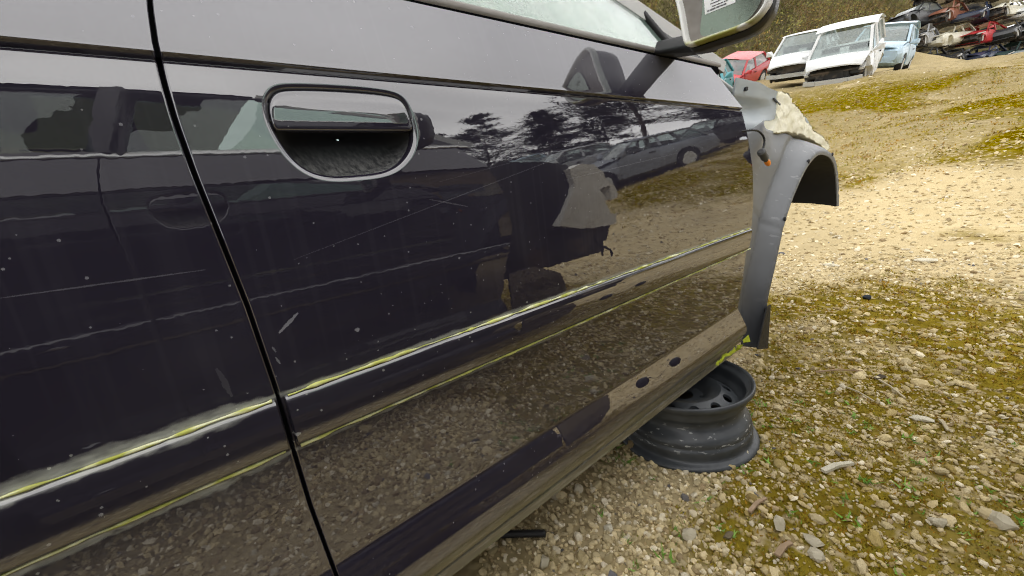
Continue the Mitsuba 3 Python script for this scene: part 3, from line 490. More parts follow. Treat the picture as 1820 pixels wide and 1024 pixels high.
# the stripped front corner of the near car
def sheet_y(poly, fn, res, th): return sheet(poly, fn, res, th)
br = [(1.385, 1.089), (1.559, 1.088), (1.643, 1.078), (1.773, 1.07), (1.777, 1.024), (1.762, .99), (1.701, .977), (1.628, .976), (1.588, .96), (1.541, .937), (1.512, .930), (1.40, .93), (1.39, 1.0)]
put(f'{CAR}__front_bracket', sheet(br, lambda x, z: .050 + .030 * sstep(1.045, 1.02, z) * sstep(.96, 1.005, z) * sstep(1.75, 1.55, x) + .010 * sstep(1.70, 1.76, x) * sstep(1.0, .97, z) - .008 * sstep(1.05, 1.09, z), .010, .006), 'bracket', 40)
put(f'{CAR}__front_bracket__slot', beam((1.70, .046, 1.048), (1.765, .047, 1.030), .005, .004), 'mirror_back'); put(f'{CAR}__front_bracket__hole', tube([(1.455, .040, 1.062), (1.457, .052, 1.063)], .006, 10), 'mirror_back')
put(f'{CAR}__door_hinge', cat_meshes([rbox((1.27, .075, 1.035), (1.40, .14, 1.085), .008), rbox((1.30, .05, .70), (1.42, .12, .78), .01), rbox((1.33, .05, .42), (1.42, .12, .50), .01)]), 'mirror_back', 40)
put(f'{CAR}__bonnet_stay', tube([(1.27, .085, 1.108), (1.34, .08, 1.092), (1.43, .075, 1.066)], .007, 8), 'grey_metal', True)
OPEN = spline([(1.490, .205), (1.507, .263), (1.523, .361), (1.586, .467), (1.661, .594), (1.731, .674), (1.80, .730), (1.90, .793), (2.0, .830), (2.095, .841), (2.218, .824), (2.297, .787), (2.35, .715), (2.388, .600)], 60)
top_edge = [(2.410, .600), (2.380, .73), (2.325, .812), (2.235, .856), (2.161, .875), (2.071, .900), (1.938, .924), (1.765, .940), (1.61, .944), (1.559, .957), (1.51, .964), (1.478, .953), (1.439, .932), (1.36, .915), (1.36, .27), (1.40, .235)]
opl = sg.LineString(OPEN)
import shapely
def liner_y(x, z):
    d = shapely.distance(shapely.points(x, z), opl); neck = np.exp(-((x - 1.50) / .05) ** 2) * sstep(.80, .93, z)
    return .032 - .050 * sstep(.075, .0, d) * (.75 + .25 * sstep(.0, .022, d)) + .012 * np.exp(-((d - .095) / .018) ** 2) + .02 * sstep(.82, .95, z) * sstep(1.55, 1.75, x) - .022 * neck + .004 * np.exp(-((z - .735 + .55 * (x - 1.4)) / .010) ** 2) - .05 * sstep(.42, .22, z) * sstep(1.50, 1.40, x) * .3
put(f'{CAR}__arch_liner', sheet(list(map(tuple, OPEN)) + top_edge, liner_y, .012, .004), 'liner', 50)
lin = np.stack([np.stack([OPEN[:, 0] + .035 * t * np.tanh((OPEN[:, 0] - 1.95) / .15), np.full(60, -.003 + .32 * t), OPEN[:, 1] + .015 * math.sin(math.pi * t) + .02 * t], -1) for t in np.linspace(0, 1, 8)])
put(f'{CAR}__arch_liner_inside', grid(lin), 'rubber', True)
put(f'{CAR}__mud_flap', sheet([(1.40, .235), (1.495, .205), (1.50, .262), (1.513, .36), (1.48, .362), (1.44, .30)], lambda x, z: -.020 + 0 * x, .012, .004), 'rubber', 40)
for k in (6, 20, 33, 47):
    cx_, cz_ = OPEN[k]; nx_, nz_ = (OPEN[k + 1] - OPEN[k - 1])[::-1] * [-1, 1]; ln_ = math.hypot(nx_, nz_); cx_, cz_ = cx_ + .020 * nx_ / ln_, cz_ + .020 * nz_ / ln_; cy_ = float(liner_y(np.array([cx_]), np.array([cz_]))[0])
    put(f'{CAR}__arch_liner__clip', tube([(cx_, cy_ + .002, cz_), (cx_, cy_ - .002, cz_), (cx_, cy_ - .0035, cz_)], np.array([.008, .008, .005]), 12), 'rubber', 40)
def lump(poly, y, th, amp, res, seed, f=26):
    v, fc = sheet(poly, lambda x, z: y + 0 * x, res, th); q = v * f; off = np.stack([meshkit.fbm(q + k * 31.7, 3, seed + k) - .5 for k in range(3)], -1) * amp; return v + off, fc
foam = [(1.735, 1.075), (1.81, 1.074), (1.886, 1.052), (1.968, 1.021), (2.065, .982), (2.185, .945), (2.327, .914), (2.44, .872), (2.39, .856), (2.243, .886), (2.111, .912), (1.999, .928), (1.833, .936), (1.716, .935), (1.725, .955), (1.74, .99)]
put(f'{CAR}__foam_wedge', lump(foam, .044, .12, .018, .007, 3, 38), 'foam', 60)
put(f'{CAR}__wing_remnant', sheet([(2.20, 1.035), (2.30, 1.04), (2.41, 1.018), (2.485, .986), (2.47, .960), (2.35, .965)], lambda x, z: .135 + .05 * (1.0 - z), .03, .003), 'bracket', 40)
w = put(f'{CAR}__indicator_wire', tube(spline([(1.31, .02, .930), (1.345, -.012, .930), (1.401, -.016, .924), (1.430, -.018, .905), (1.428, -.018, .885), (1.415, -.018, .868), (1.412, -.018, .862)], 30), .0030, 8), 'rubber', True)
ax = np.array([.053, 0, -.034]) / math.hypot(.053, .034); a0 = np.array([1.405, -.018, .870])
put(f'{CAR}__bulb_holder', tube([a0 + ax * t for t in (0, .004, .012, .013, .040, .042, .052)], np.array([.007, .0118, .0118, .0105, .0105, .0085, .007]), 14), 'dark_grey_plastic', 40)
put(f'{CAR}__indicator_bulb', tube([a0 + ax * t for t in (.052, .056, .064, .072, .078, .081)], np.array([.0055, .0075, .0085, .008, .006, .002]), 14), 'amber', True)
put(f'{CAR}__sill__green_moss', cat_meshes([hull(np.array([(x, -.018 + .004 * rng.random(), z)]) + rng.normal(0, 1, (10, 3)) * [s_ * 1.6, .0035, s_ * .6]) for x, z, s_ in [(1.10 + .020 * i + .010 * rng.random(), .292 - .0002 * i + .006 * rng.random(), .0045 + .005 * rng.random()) for i in range(11) if i not in (6, 9)]]), 'green_moss'); tag(f'{CAR}__sill__green_moss', kind='stuff')

# ------------------------------------------------------------------ steel wheel lying flat under the sill
set_tf(np.eye(3), [1.150, .112, 0.0])
prof = [(.150, .004), (.196, .001), (.213, .003), (.2155, .011), (.208, .018), (.197, .024), (.196, .034), (.198, .050), (.196, .058), (.193, .062), (.194, .070), (.189, .086), (.171, .104), (.166, .120), (.170, .132), (.180, .142), (.183, .150), (.1835, .166), (.190, .172), (.199, .178), (.2035, .186), (.2035, .193), (.200, .1975), (.195, .196), (.1905, .186), (.1790, .178), (.176, .160), (.173, .146), (.160, .135), (.157, .10), (.172, .06), (.176, .02), (.150, .004)]
q = spline(prof, 150)
tag('steel_wheel', 'bare dark grey steel car wheel lying flat on the gravel under the car sill', 'wheel')
v, f = lathe(q, 96); put('steel_wheel__rim', (v, f), 'steel', 60)
disc = m3.CrossSection([[(float(r), float(z)) for r, z in [(.030, .112), (.060, .114), (.085, .138), (.110, .142), (.135, .126), (.158, .108), (.164, .108), (.164, .100), (.155, .100), (.132, .118), (.110, .134), (.088, .130), (.062, .106), (.030, .104)][::-1]]]).revolve(72)
for k in range(12):
    a = math.radians(k * 30 + 11); disc = disc - m3.Manifold.cylinder(.12, .0125, .0125, 20).scale((1.0, 1.35, 1)).translate((.130, 0, .06)).rotate((0, 0, math.degrees(a)))
for k in range(5): disc = disc - m3.Manifold.cylinder(.12, .007, .007, 14).translate((.055, 0, .06)).rotate((0, 0, k * 72))
disc = disc.translate((0, 0, .024))
put('steel_wheel__disc', disc, 'steel', 40)
put('steel_wheel__water_film', lathe([(.001, .072), (.157, .072)], 40), 'dark_metal', True)
put('steel_wheel__valve', tube([(.168, .02, .142), (.160, .02, .165), (.156, .02, .178)], .0045, 8), 'rubber', True)

# ------------------------------------------------------------------ the neighbour that the door mirrors: same kind of car, front torn open
GAP, DX = .88, -.25
NB = 'black_hatchback_001'
XWARP[0] = .12; hatchback(NB, MIR, [DX, -GAP, 0], False); XWARP[0] = 0
tag(NB, 'second dark hatchback mirrored in the glossy door, white washer tank bared at its front', 'car')
set_tf(MIR, [DX, -GAP, 0])
put(f'{NB}__arch_liner', sheet([(1.302, 0.857), (1.374, 0.999), (1.439, 1.024), (1.603, 1.009), (1.872, 0.983), (1.916, 0.907), (1.843, 0.766), (1.732, 0.685), (1.759, 0.664), (1.962, 0.634), (2.192, 0.634), (2.175, 0.609), (2.149, 0.528), (2.057, 0.533), (2.049, 0.563), (1.977, 0.578), (1.786, 0.583), (1.772, 0.538), (1.679, 0.553), (1.666, 0.573), (1.603, 0.563), (1.591, 0.589), (1.53, 0.583), (1.519, 0.563), (1.461, 0.548), (1.369, 0.558), (1.348, 0.685)], lambda x, z: .045 + .02 * np.sin(x * 14 + z * 6), .02, .02), 'rubber', 40)
put(f'{NB}__washer_tank', lump([(1.821, 0.953), (1.916, 0.978), (2.009, 0.968), (2.073, 0.928), (2.107, 0.872), (2.175, 0.826), (2.192, 0.766), (2.132, 0.756), (2.123, 0.837), (2.073, 0.837), (2.033, 0.826), (2.073, 0.786), (2.098, 0.725), (2.123, 0.685), (2.175, 0.675), (2.166, 0.624), (2.025, 0.619), (1.872, 0.634), (1.705, 0.67), (1.759, 0.745), (1.843, 0.867)], .0, .10, .012, .012, 8, 14), 'tank', 60)
put(f'{NB}__front_flap', sheet([(1.36, .21), (1.60, .215), (1.70, .26), (1.735, .34), (1.70, .43), (1.52, .50), (1.36, .50)], lambda x, z: .012 + .03 * (x - 1.36), .02, .01), 'dark_paint', 40)
put(f'{NB}__loose_wire', tube(spline([(1.793, 0.01, 0.563), (1.821, 0.01, 0.523), (1.814, 0.01, 0.497), (1.872, 0.01, 0.502)], 20), .006, 6), 'rubber', True)
put(f'{NB}__loose_wire', tube(spline([(1.977, 0.01, 0.578), (2.009, 0.01, 0.523), (2.049, 0.01, 0.502), (2.107, 0.01, 0.472), (2.115, 0.01, 0.437)], 20), .006, 6), 'rubber', True)
put(f'{NB}__loose_wire', tube(spline([(2.049, 0.01, 0.502), (2.025, 0.01, 0.477), (2.033, 0.01, 0.457)], 20), .006, 6), 'rubber', True)
put(f'{NB}__loose_wire', tube(spline([(1.886, 0.01, 0.583), (1.889, 0.01, 0.553), (1.864, 0.01, 0.545)], 20), .006, 6), 'rubber', True)
put(f'{NB}__hanging_bracket', cat_meshes([rbox((1.94, -.02, .25), (2.03, .04, .32), .03), rbox((2.28, -.02, .24), (2.36, .04, .31), .03), tube(spline([(2.05, .01, .29), (2.12, .02, .25), (2.20, .02, .26), (2.27, .01, .29)], 20), .0025, 6)]), 'rubber', 30)

# ------------------------------------------------------------------ cars further off
WARP = [None]
def car(name, label, group, x, y, yaw, paint, kind='hatch', L=1.0, W=.84, h=1.0, glass=True, wheels=True, bonnet=True, front=True, doors=True, dent=0.0, z=None, seed=0, tilt=True, grill='dark_metal', roll=0.0, pitch=0.0):
    key = uniq_thing(name); tag(key, label, 'car', group)
    r_ = np.random.default_rng(seed + 100); e = .6; yw = math.radians(yaw); c, s = math.cos(yw), math.sin(yw)
    if tilt:
        nx_ = -(float(H(x + e, y)) - float(H(x - e, y))) / (2 * e); ny_ = -(float(H(x, y + e)) - float(H(x, y - e))) / (2 * e); up = np.array([nx_, ny_, 1]); up /= np.linalg.norm(up)
    else: up = np.array([0, 0, 1.0])
    fx = np.array([c, s, 0]); fx -= up * (fx @ up); fx /= np.linalg.norm(fx); sy = np.cross(up, fx)
    if pitch: fx, up = fx * math.cos(pitch) - up * math.sin(pitch), up * math.cos(pitch) + fx * math.sin(pitch)
    if roll: up, sy = up * math.cos(roll) + sy * math.sin(roll), sy * math.cos(roll) - up * math.sin(roll)
    set_tf(np.stack([fx, sy, up], 1), [x, y, float(H(x, y)) if z is None else z])
    def P(sub, m, b, sm=35):
        if isinstance(m, m3.Manifold): a = m.to_mesh(); m = (a.vert_properties[:, :3], a.tri_verts)
        if isinstance(m, trimesh.Trimesh): m = (m.vertices, m.faces)
        v = np.array(m[0], float)
        if dent:
            v = v + (np.stack([meshkit.noise(v * 1.6 + k * 9 + seed, seed + k) for k in range(3)], -1) - .5) * dent * [.6, .8, 1.2]
        return put(f'{key}__{sub}', (v, m[1]), b, sm)
    dz = 0 if wheels else -.13
    if kind == 'mpv': st = [(1.95, .40, .72, .80), (1.78, .26, .84, .93), (1.25, .22, .95, .98), (1.0, .22, 1.0, 1), (-.5, .22, 1.02, 1), (-1.6, .25, 1.04, 1), (-1.98, .30, 1.02, .95), (-2.05, .45, .9, .9)]; A, At, Rr, C, zr, wt = (1.18, .98), (.40, 1.57), (-1.75, 1.57), (-2.0, 1.02), 1.74, .66
    elif kind == 'saloon': st = [(2.15, .38, .60, .80), (1.95, .26, .70, .92), (1.2, .22, .80, .97), (.8, .22, .88, 1), (-.8, .22, .93, 1), (-1.8, .25, .95, .98), (-2.2, .32, .92, .92), (-2.28, .45, .8, .85)]; A, At, Rr, C, zr, wt = (.82, .88), (.10, 1.34), (-1.65, 1.33), (-2.1, .94), 1.37, .58
    else: st = [(1.95, .38, .62, .80), (1.75, .26, .74, .92), (1.2, .22, .85, .97), (.85, .22, .92, 1), (-.5, .22, .95, 1), (-1.5, .25, .98, 1), (-1.9, .30, .96, .93), (-2.0, .42, .80, .85)]; A, At, Rr, C, zr, wt = (.86, .92), (.16, 1.40), (-1.35, 1.38), (-1.85, .97), 1.43, .60
    hz = lambda z_: (z_ if z_ < .4 else .4 + (z_ - .4) * h) + dz
    sec = lambda x_, zb, zt, w_: [(x_ * L, sgn * W * w_ * q_, hz(zb + (zt - zb) * t_)) for sgn in (-1, 1) for q_, t_ in ((.78, 0), (.95, .12), (1, .40), (.99, .66), (.94, .92), (.86, 1.0))]
    sts = [s_ for s_ in st if s_[0] < 1.3] if not front else st
    if not front: sts = [(1.32, .24, sts[0][2] - .01, .97)] + sts
    body = m3.Manifold()
    for a_, b_ in zip(sts[:-1], sts[1:]): body = body + m3.Manifold.hull_points(np.array(sec(*a_) + sec(*b_)))
    for xa in (1.28 * L, -1.22 * L): body = body - m3.Manifold.cylinder(3, .36, .36, 28, True).rotate((90, 0, 0)).translate((xa, 0, .30 + dz)) 
    body = body + m3.Manifold.hull_points(np.array([(x_, y_, z_) for x_ in (-1.6 * L, (1.2 if not front else 1.6) * L) for y_ in (-.55, .55) for z_ in (hz(.24), hz(.6))]))
    P('body', body, paint)
    th = np.linspace(-1, 1, 9); zA, zT, zR, zC = hz(A[1]), hz(At[1]), hz(Rr[1]), hz(C[1])
    def surf(x0, z0, w0, x1, z1, w1, bul, n=7, over=0.0):
        t = np.linspace(0, 1, n); return grid(np.stack([np.stack([x0 + (x1 - x0) * q_ + bul * (1 - th ** 2), (w0 + (w1 - w0) * q_) * th * W, z0 + (z1 - z0) * q_ + over * math.sin(math.pi * q_) + 0 * th], -1) for q_ in t]))
    P('roof', grid(np.stack([np.stack([At[0] * L + (Rr[0] - At[0]) * L * q_ + .04 * (1 - th ** 2) * (1 - q_), wt * W / .84 * th * 1.12, zT + (zR - zT) * q_ + (hz(zr) - zT) * math.sin(math.pi * min(1, .12 + q_ * .88)) + .03 * (1 - th ** 2)], -1) for q_ in np.linspace(0, 1, 9)])), paint, True)
    if glass:
        P('windscreen', surf(A[0] * L - .01, zA, .80, At[0] * L - .01, zT, wt * 1.04, .08, over=.015), 'car_glass', True); P('rear_window', surf(C[0] * L + .01, zC + .02, .80, Rr[0] * L + .01, zR, wt * 1.04, -.05), 'car_glass', True)
    for sg__ in (-1, 1):
        ptp = lambda x_, z_: (x_ * L, sg__ * W * (.90 + (wt * 1.13 - .90) * np.clip((z_ - .95) / (At[1] - .95), 0, 1)), hz(z_))
        xm = (A[0] + C[0]) * .5 + .1
        for a_, b_, w_ in (((A[0], A[1]), At, .07), ((xm, .95), (xm - .06, Rr[1]), .08), ((C[0] + .1, C[1] - .02), Rr, .14)): P('pillar', beam(ptp(*a_), ptp(*b_), w_, .05), paint)
        P('roof_rail', beam(ptp(*At), ptp(*Rr), .05, .05), paint)
        if glass:
            for a_, b_ in (((A[0] - .10, xm + .03), (At[0] - .0, xm - .02)), ((xm - .06, C[0] + .18), (xm - .12, Rr[0] + .02))):
                q4 = np.array([ptp(a_[0], .96), ptp(a_[1], .97), ptp(b_[1], Rr[1] - .03), ptp(b_[0], At[1] - .02)]); P('side_window', (q4, np.array([[0, 1, 2], [0, 2, 3]])), 'car_glass')
        if doors:
            dr_ = P('door', hull([(x_ * L, sg__ * (W * w_ + .004), hz(z_)) for x_, w_, z_ in ((.78, .985, .30), (.80, 1.0, .55), (.80, .985, .80), (.66, .95, .92), (-.36, .95, .93), (-.42, .99, .80), (-.42, 1.0, .55), (-.36, .985, .30))] + [(x_ * L, sg__ * W * .9, hz(z_)) for x_, z_ in ((.7, .35), (.7, .85), (-.3, .35), (-.3, .85))]), paint, 30)
            put(f'{dr_}__handle', rbox(*np.sort(np.array([(-.30 * L, sg__ * (W + .0), hz(.80)), (-.14 * L, sg__ * (W + .035), hz(.835))]), 0), .01), 'rubber')
            put(f'{dr_}__side_mirror', hull([(.60 * L, sg__ * (W - .06), hz(.96)), (.74 * L, sg__ * (W - .05), hz(.97)), (.62 * L, sg__ * (W + .16), hz(.97)), (.70 * L, sg__ * (W + .15), hz(.97)), (.62 * L, sg__ * (W + .16), hz(1.08)), (.70 * L, sg__ * (W + .12), hz(1.08)), (.62 * L, sg__ * (W + .02), hz(1.08))], .02), paint, 40)
    if bonnet:
        xf = (st[0][0] - .05) * L; zf = st[1][2] - .03
        g = np.stack([np.stack([A[0] * L + .02 + (xf - A[0] * L) * q_ + .20 * (1 - th ** 2) * q_ - .10 * q_ + .03 * (r_.random(9) - .5) * (q_ > .95), th * W * (.90 - .12 * q_ ** 2), hz(st[3][2] + .015 + (zf - st[3][2]) * q_ ** 1.7) + .045 * (1 - th ** 2) + .05 * q_ * (1 - q_) - .05 * th ** 4 * q_ + .035 * np.exp(-((np.abs(th) - .55) / .12) ** 2) * q_ * (1 - q_)], -1) for q_ in np.linspace(0, 1, 9)])
        P('bonnet', cat_meshes([grid(g), grid(np.stack([g[-1], g[-1] - [.02, 0, .035]])), grid(g - [0, 0, .03])]), paint, True)
    if not front or not bonnet:
        P('engine', cat_meshes([rbox((1.25 * L, -.45, hz(.35)), (1.75 * L, .40, hz(.72)), .05), rbox((1.3 * L, -.65, hz(.5)), (1.55 * L, -.45, hz(.74)), .03), box((1.30 * L, -.70, hz(.25)), (1.34 * L, .70, hz(.80)))]), 'dark_metal')
        P('bumper_beam', cat_meshes([beam((1.88 * L, -.40, hz(.44)), (1.88 * L, .40, hz(.44)), .07, .12), beam((1.88 * L, .40, hz(.44)), (1.76 * L, .72, hz(.45)), .07, .12), beam((1.88 * L, -.40, hz(.44)), (1.76 * L, -.72, hz(.45)), .07, .12)]), grill if front is False else 'grey_metal')
        P('slam_panel', cat_meshes([beam((1.76 * L, -.62, hz(.68)), (1.76 * L, .62, hz(.68)), .05, .04), beam((1.76 * L, -.26, hz(.46)), (1.76 * L, -.22, hz(.68)), .04, .06), beam((1.76 * L, .26, hz(.46)), (1.76 * L, .22, hz(.68)), .04, .06)]), 'dark_metal')
        for y_ in (-.56, .56): P('lamp_unit', rbox((1.62 * L, y_ - .16, hz(.54)), (1.74 * L, y_ + .16, hz(.70)), .04), 'dark_metal')
        for y_ in (-.66, .66): P('suspension_strut', cat_meshes([beam((1.25 * L, y_, hz(.30)), (1.25 * L, y_ * .85, hz(.75)), .09, .09), lathe_y((1.25 * L, y_, .22), .15, .05)]), 'dark_metal')
        for y_ in (-.58, .58): P('chassis_leg', beam((1.1 * L, y_, hz(.40)), (1.80 * L, y_, hz(.45)), .10, .12), 'dark_metal'); P('wheel_arch_panel', cat_meshes([beam((1.0 * L, y_ * 1.18, hz(.80)), (1.75 * L, y_ * 1.15, hz(.66)), .12, .06), hull([(1.05 * L, y_ * 1.25, hz(.84)), (1.0 * L, y_ * 1.25, hz(.30)), (1.18 * L, y_ * 1.2, hz(.80)), (1.06 * L, y_ * 1.2, hz(.30))], .01)]), 'grey_metal')
    else:
        P('bumper', hull([(1.90 * L, y_, hz(z_)) for y_ in (-.62, .62) for z_ in (.34, .52)] + [(1.99 * L, y_, hz(z_)) for y_ in (-.35, .35) for z_ in (.36, .52)] + [(1.6 * L, y_, hz(z_)) for y_ in (-.80 * W / .84, .80 * W / .84) for z_ in (.34, .50)], .02), paint, 40)
        P('grille', rbox((1.88 * L, -.32, hz(.55)), (1.965 * L, .32, hz(.64)), .01), 'mirror_back')
        for y_ in (-.56, .56): P('headlight', hull([(1.86 * L, y_ - .13, hz(.58)), (1.86 * L, y_ + .13, hz(.60)), (1.70 * L, y_ * 1.25, hz(.66)), (1.80 * L, y_ * .8, hz(.69)), (1.9 * L, y_ * .8, hz(.58))], .015), 'lamp', 40)
    for y_ in (-.36, .36): P('seat', rbox((.0, y_ - .24, hz(.5)), (.14, y_ + .24, hz(1.12)), .04), 'seat_cloth', 40)
    P('rear_seat', rbox((-1.0, -.6, hz(.5)), (-.85, .6, hz(1.05)), .04), 'seat_cloth', 40); P('dashboard', rbox((.62 * L, -.66, hz(.7)), (.80 * L, .66, hz(.95)), .04), 'seat_cloth', 40)
    if wheels:
        for xa in (1.28 * L, -1.22 * L):
            for y_ in (-W + .11, W - .11):
                if front or xa < 0: w_ = put(f'{key}__wheel', lathe_y((xa, y_, .30), .30, .19), 'rubber', 40); put(f'{w_}__hub_cap', lathe_y((xa, y_ * 1.0 + .085 * np.sign(y_), .30), .19, .03), 'grey_metal', 40)
    else: P('underside', box((-1.6 * L, -.6, .06), (1.1 * L, .6, hz(.26))), 'dark_metal')
    return key
THINGS = set()
def uniq_thing(n):
    k = n; i = 0
    while k in THINGS: i += 1; k = f'{n}_{i:03d}'
    THINGS.add(k); return k
scene['far_pane'] = {'type': 'thindielectric', 'specular_transmittance': rgb((.78, .86, .84))}
mat('car_glass', {'type': 'blendbsdf', 'weight': .32, 'a': {'type': 'ref', 'id': 'far_pane'}, 'b': {'type': 'diffuse', 'reflectance': rgb((.45, .50, .50))}}, two=False)
mat('lamp', pri((.55, .56, .55), .1, specular=.9))

car('white_people_carrier', 'tall white people carrier with a bare front end, parked beside a lower white hatchback', None, 18.1, 3.35, 185, 'body_white', 'mpv', .92, .86, 1.06, z=3.20, pitch=.12, wheels=False, front=False, seed=1, grill='grey_metal')
car('white_hatchback', 'low white hatchback, engine bay open under its bonnet, between red car and white people carrier', None, 18.9, 4.72, 187, 'body_white', 'hatch', .95, .84, 1.10, z=float(H(18.9, 4.72)) + .24, pitch=.11, wheels=False, front=False, doors=True, seed=2, grill='grey_metal')
car('blue_people_carrier', 'pale blue people carrier with a dark empty front wheel arch, parked behind the white one', None, 22.6, 3.25, 184, 'body_skyblue', 'mpv', 1.0, .88, 1.0, wheels=True, front=True, seed=3, z=float(H(22.6, 3.25)) - .05, pitch=.06)
car('red_hatchback', 'small red hatchback parked on the bare earth below the brushwood bank', None, 20.6, 7.75, 178, 'body_red', 'hatch', .82, .76, .90, z=float(H(20.6, 7.75)) - .42, pitch=.05, wheels=True, seed=4)
car('teal_car', 'teal car mostly hidden behind the black hatchback beside the red one', None, 14.7, 6.35, 196, 'body_teal', 'hatch', .95, .82, 1.0, seed=5)
# scrap cars piled three high
G = 'scrap cars piled in the stack'
rows = [
    [('charcoal', 'hatch', 'black scrap car at the left end of the bottom row of the stack'), ('charcoal', 'saloon', 'dark scrap car with a pale bumper bar in the bottom row of the stack'), ('navy', 'hatch', 'dark blue stripped scrap car in the bottom row beside the pale bumper bar'), ('bottle', 'saloon', 'dark green scrap car in the bottom row below the red wreck'), ('navy', 'saloon', 'dark blue scrap car at the right end of the bottom row of the stack')],
    [('silvercar', 'hatch', 'silver grey scrap car left of the white shell in the middle row'), ('cream', 'hatch', 'stripped cream white car shell with empty windows in the middle row of the stack'), ('red', 'saloon', 'wrecked red car with its side torn open in the middle row of the stack'), ('charcoal', 'hatch', 'dark scrap car right of the red wreck in the middle row'), ('silvercar', 'saloon', 'silver scrap car at the right end of the middle row')],
    [('charcoal', 'hatch', 'dark car with a pale windscreen at the left end of the third stack row'), ('rust', 'hatch', 'rust red crumpled car in the third row of the stack'), ('navy', 'saloon', 'dark blue crumpled car in the third row right of the rusty one'), ('cream', 'hatch', 'crushed cream coloured car in the third row of the stack'), ('white', 'hatch', 'white car at the right end of the third row of the stack')],
    [('white', 'saloon', 'white topped wreck at the left of the uppermost row of the stack'), ('silvercar', 'hatch', 'silver wreck in the uppermost row above the rusty car'), ('charcoal', 'saloon', 'black wreck in the uppermost row of the stack'), ('greycar', 'hatch', 'grey wreck in the uppermost row of the stack'), ('white', 'hatch', 'white wreck at the right end of the uppermost row')]]
ux = [(40.3, 4.05), (41.9, 2.75), (43.4, 1.5), (44.9, .25), (46.4, -1.0)]
for r, row in enumerate(rows):
    for k, (p, kd, lb) in enumerate(row):
        px_, py_ = ux[k]; o = (-.0 - .25 * r + .5 * math.sin(k * 2.1 + r)) ; dzr = 1.42 * r
        sh_ = (0, -.45, -.95, .4)[r]
        car('scrap_car', lb, G, px_ + 1.2 + .4 * r + sh_ * .77, py_ + sh_ * -.64 + .3 * o * .2, 166 + 9 * math.sin(k * 1.7 + r * 2.3), 'body_' + p, kd, .92, .82, .98, glass=(r == 2 and k == 0), wheels=False, bonnet=(k + r) % 3 != 1, front=(k + r) % 2 == 0, doors=(k * 2 + r) % 3 != 0, dent=.22, z=float(H(px_ + 1.2, py_)) - .32 + dzr, seed=20 + 7 * r + k, tilt=False, roll=.05 * math.sin(k * 3 + r))
# the mangled mass behind the front row of the stack
sx, sz = np.meshgrid(np.linspace(-7, 9, 90), np.linspace(-.5, 6.2, 50), indexing='ij'); q = np.stack([sx * 1.1, sz * 1.6, 0 * sx], -1); dp = 1.6 * meshkit.fbm(q, 4, 4) + .5 * np.abs(np.sin(sz * 4.4 + 2 * meshkit.noise(q, 9)))
bx_, by_ = 44.6 + sx * .77 + dp * .64, 2.3 - sx * .64 + dp * .77
tone = meshkit.fbm(q * 2.2, 3, 11)[..., None]; colr = np.where(meshkit.noise(q * 1.4, 31)[..., None] > .7, [.10, .085, .08], [.035, .037, .04]) * (.25 + 1.2 * tone)
tag(put('scrap_metal', grid(np.stack([bx_, by_, 5.75 - .02 * sx + sz], -1)), 'vertex', False, color=colr.reshape(-1, 3)), 'dark mangled scrap metal filling the stack behind the piled cars', 'scrap metal', kind='stuff')
# cars that only the door's reflection shows
GR = 'cars across the yard mirrored in the door'
car('grey_estate', 'grey car across the yard, mirrored in the front of the door', GR, 10.6, -6.3, 214, 'body_greycar', 'saloon', .95, .84, 1.0, seed=41, wheels=True)
car('dark_saloon', 'dark car behind the grey one, mirrored at the front edge of the door', GR, 14.6, -5.6, 200, 'body_charcoal', 'hatch', 1, .84, 1.0, seed=42, bonnet=False)
car('silver_saloon', 'silver car with an open front, mirrored above the torn neighbour', GR, 11.2, -9.6, 200, 'body_silvercar', 'saloon', .95, .84, 1, seed=43, front=False)
car('pale_car', 'pale blue grey car, mirrored farthest left in the row across the yard', GR, 11.4, -12.6, 205, 'body_skyblue', 'hatch', 1, .84, 1, seed=44)
set_tf()

# ------------------------------------------------------------------ brushwood on the bank, conifers across the yard
def brush(n, x0, x1, y0, y1):
    v, f, c, at = [], [], [], 0
    x, y = x0 + (x1 - x0) * rng.random(n), y0 + (y1 - y0) * rng.random(n) ** 1.3; s = x * .12 + y * .993 - 11.8; keep = (s > 1.0) & (s < 22); x, y, s = x[keep], y[keep], s[keep]
    z = H(x, y) - .4 + bank_top(x, y); per = 70; N = len(x) * per; hgt = np.repeat((.9 + 1.8 * rng.random(len(x))) * np.where(rng.random(len(x)) < .12, 1.7, 1), per) * np.repeat(sstep(.5, 4, s) * .6 + .4, per)
    u = rng.random(N); a = rng.random(N) * 2 * np.pi; rad = hgt * (.12 + .45 * u) * np.sqrt(rng.random(N))
    base = np.stack([np.repeat(x, per) + rad * np.cos(a), np.repeat(y, per) + rad * np.sin(a), np.repeat(z, per) + hgt * (.05 + .9 * u)], 1)
    twig = rng.random(N) < .45; ln = np.where(twig, .35 + .5 * rng.random(N), .10 + .10 * rng.random(N)); wd = np.where(twig, .012, .05)
    d = np.stack([np.cos(a) * .5, np.sin(a) * .5, np.where(twig, .9, .2)], 1) + rng.normal(0, .35, (N, 3)); d /= np.linalg.norm(d, axis=1, keepdims=True); sd = np.cross(d, rng.normal(0, 1, (N, 3))); sd /= np.linalg.norm(sd, axis=1, keepdims=True)
    V = np.stack([base - sd * wd[:, None], base + sd * wd[:, None], base + d * ln[:, None]], 1)
    tone = np.repeat(rng.random((len(x), 1)), per, 0); col = np.where(twig[:, None], [.22, .185, .11], [.235, .235, .075]) * (.30 + 1.25 * tone) * (.7 + .6 * rng.random((N, 1))); mixr = (np.repeat(rng.random(len(x)), per) < .3)[:, None]; col = np.where(mixr, col * [1.15, .85, .8], col)
    return V.reshape(-1, 3), np.arange(3 * N).reshape(-1, 3), np.repeat(col, 3, 0)
v, f, c = cat = brush(4200, 12, 110, 7, 34)
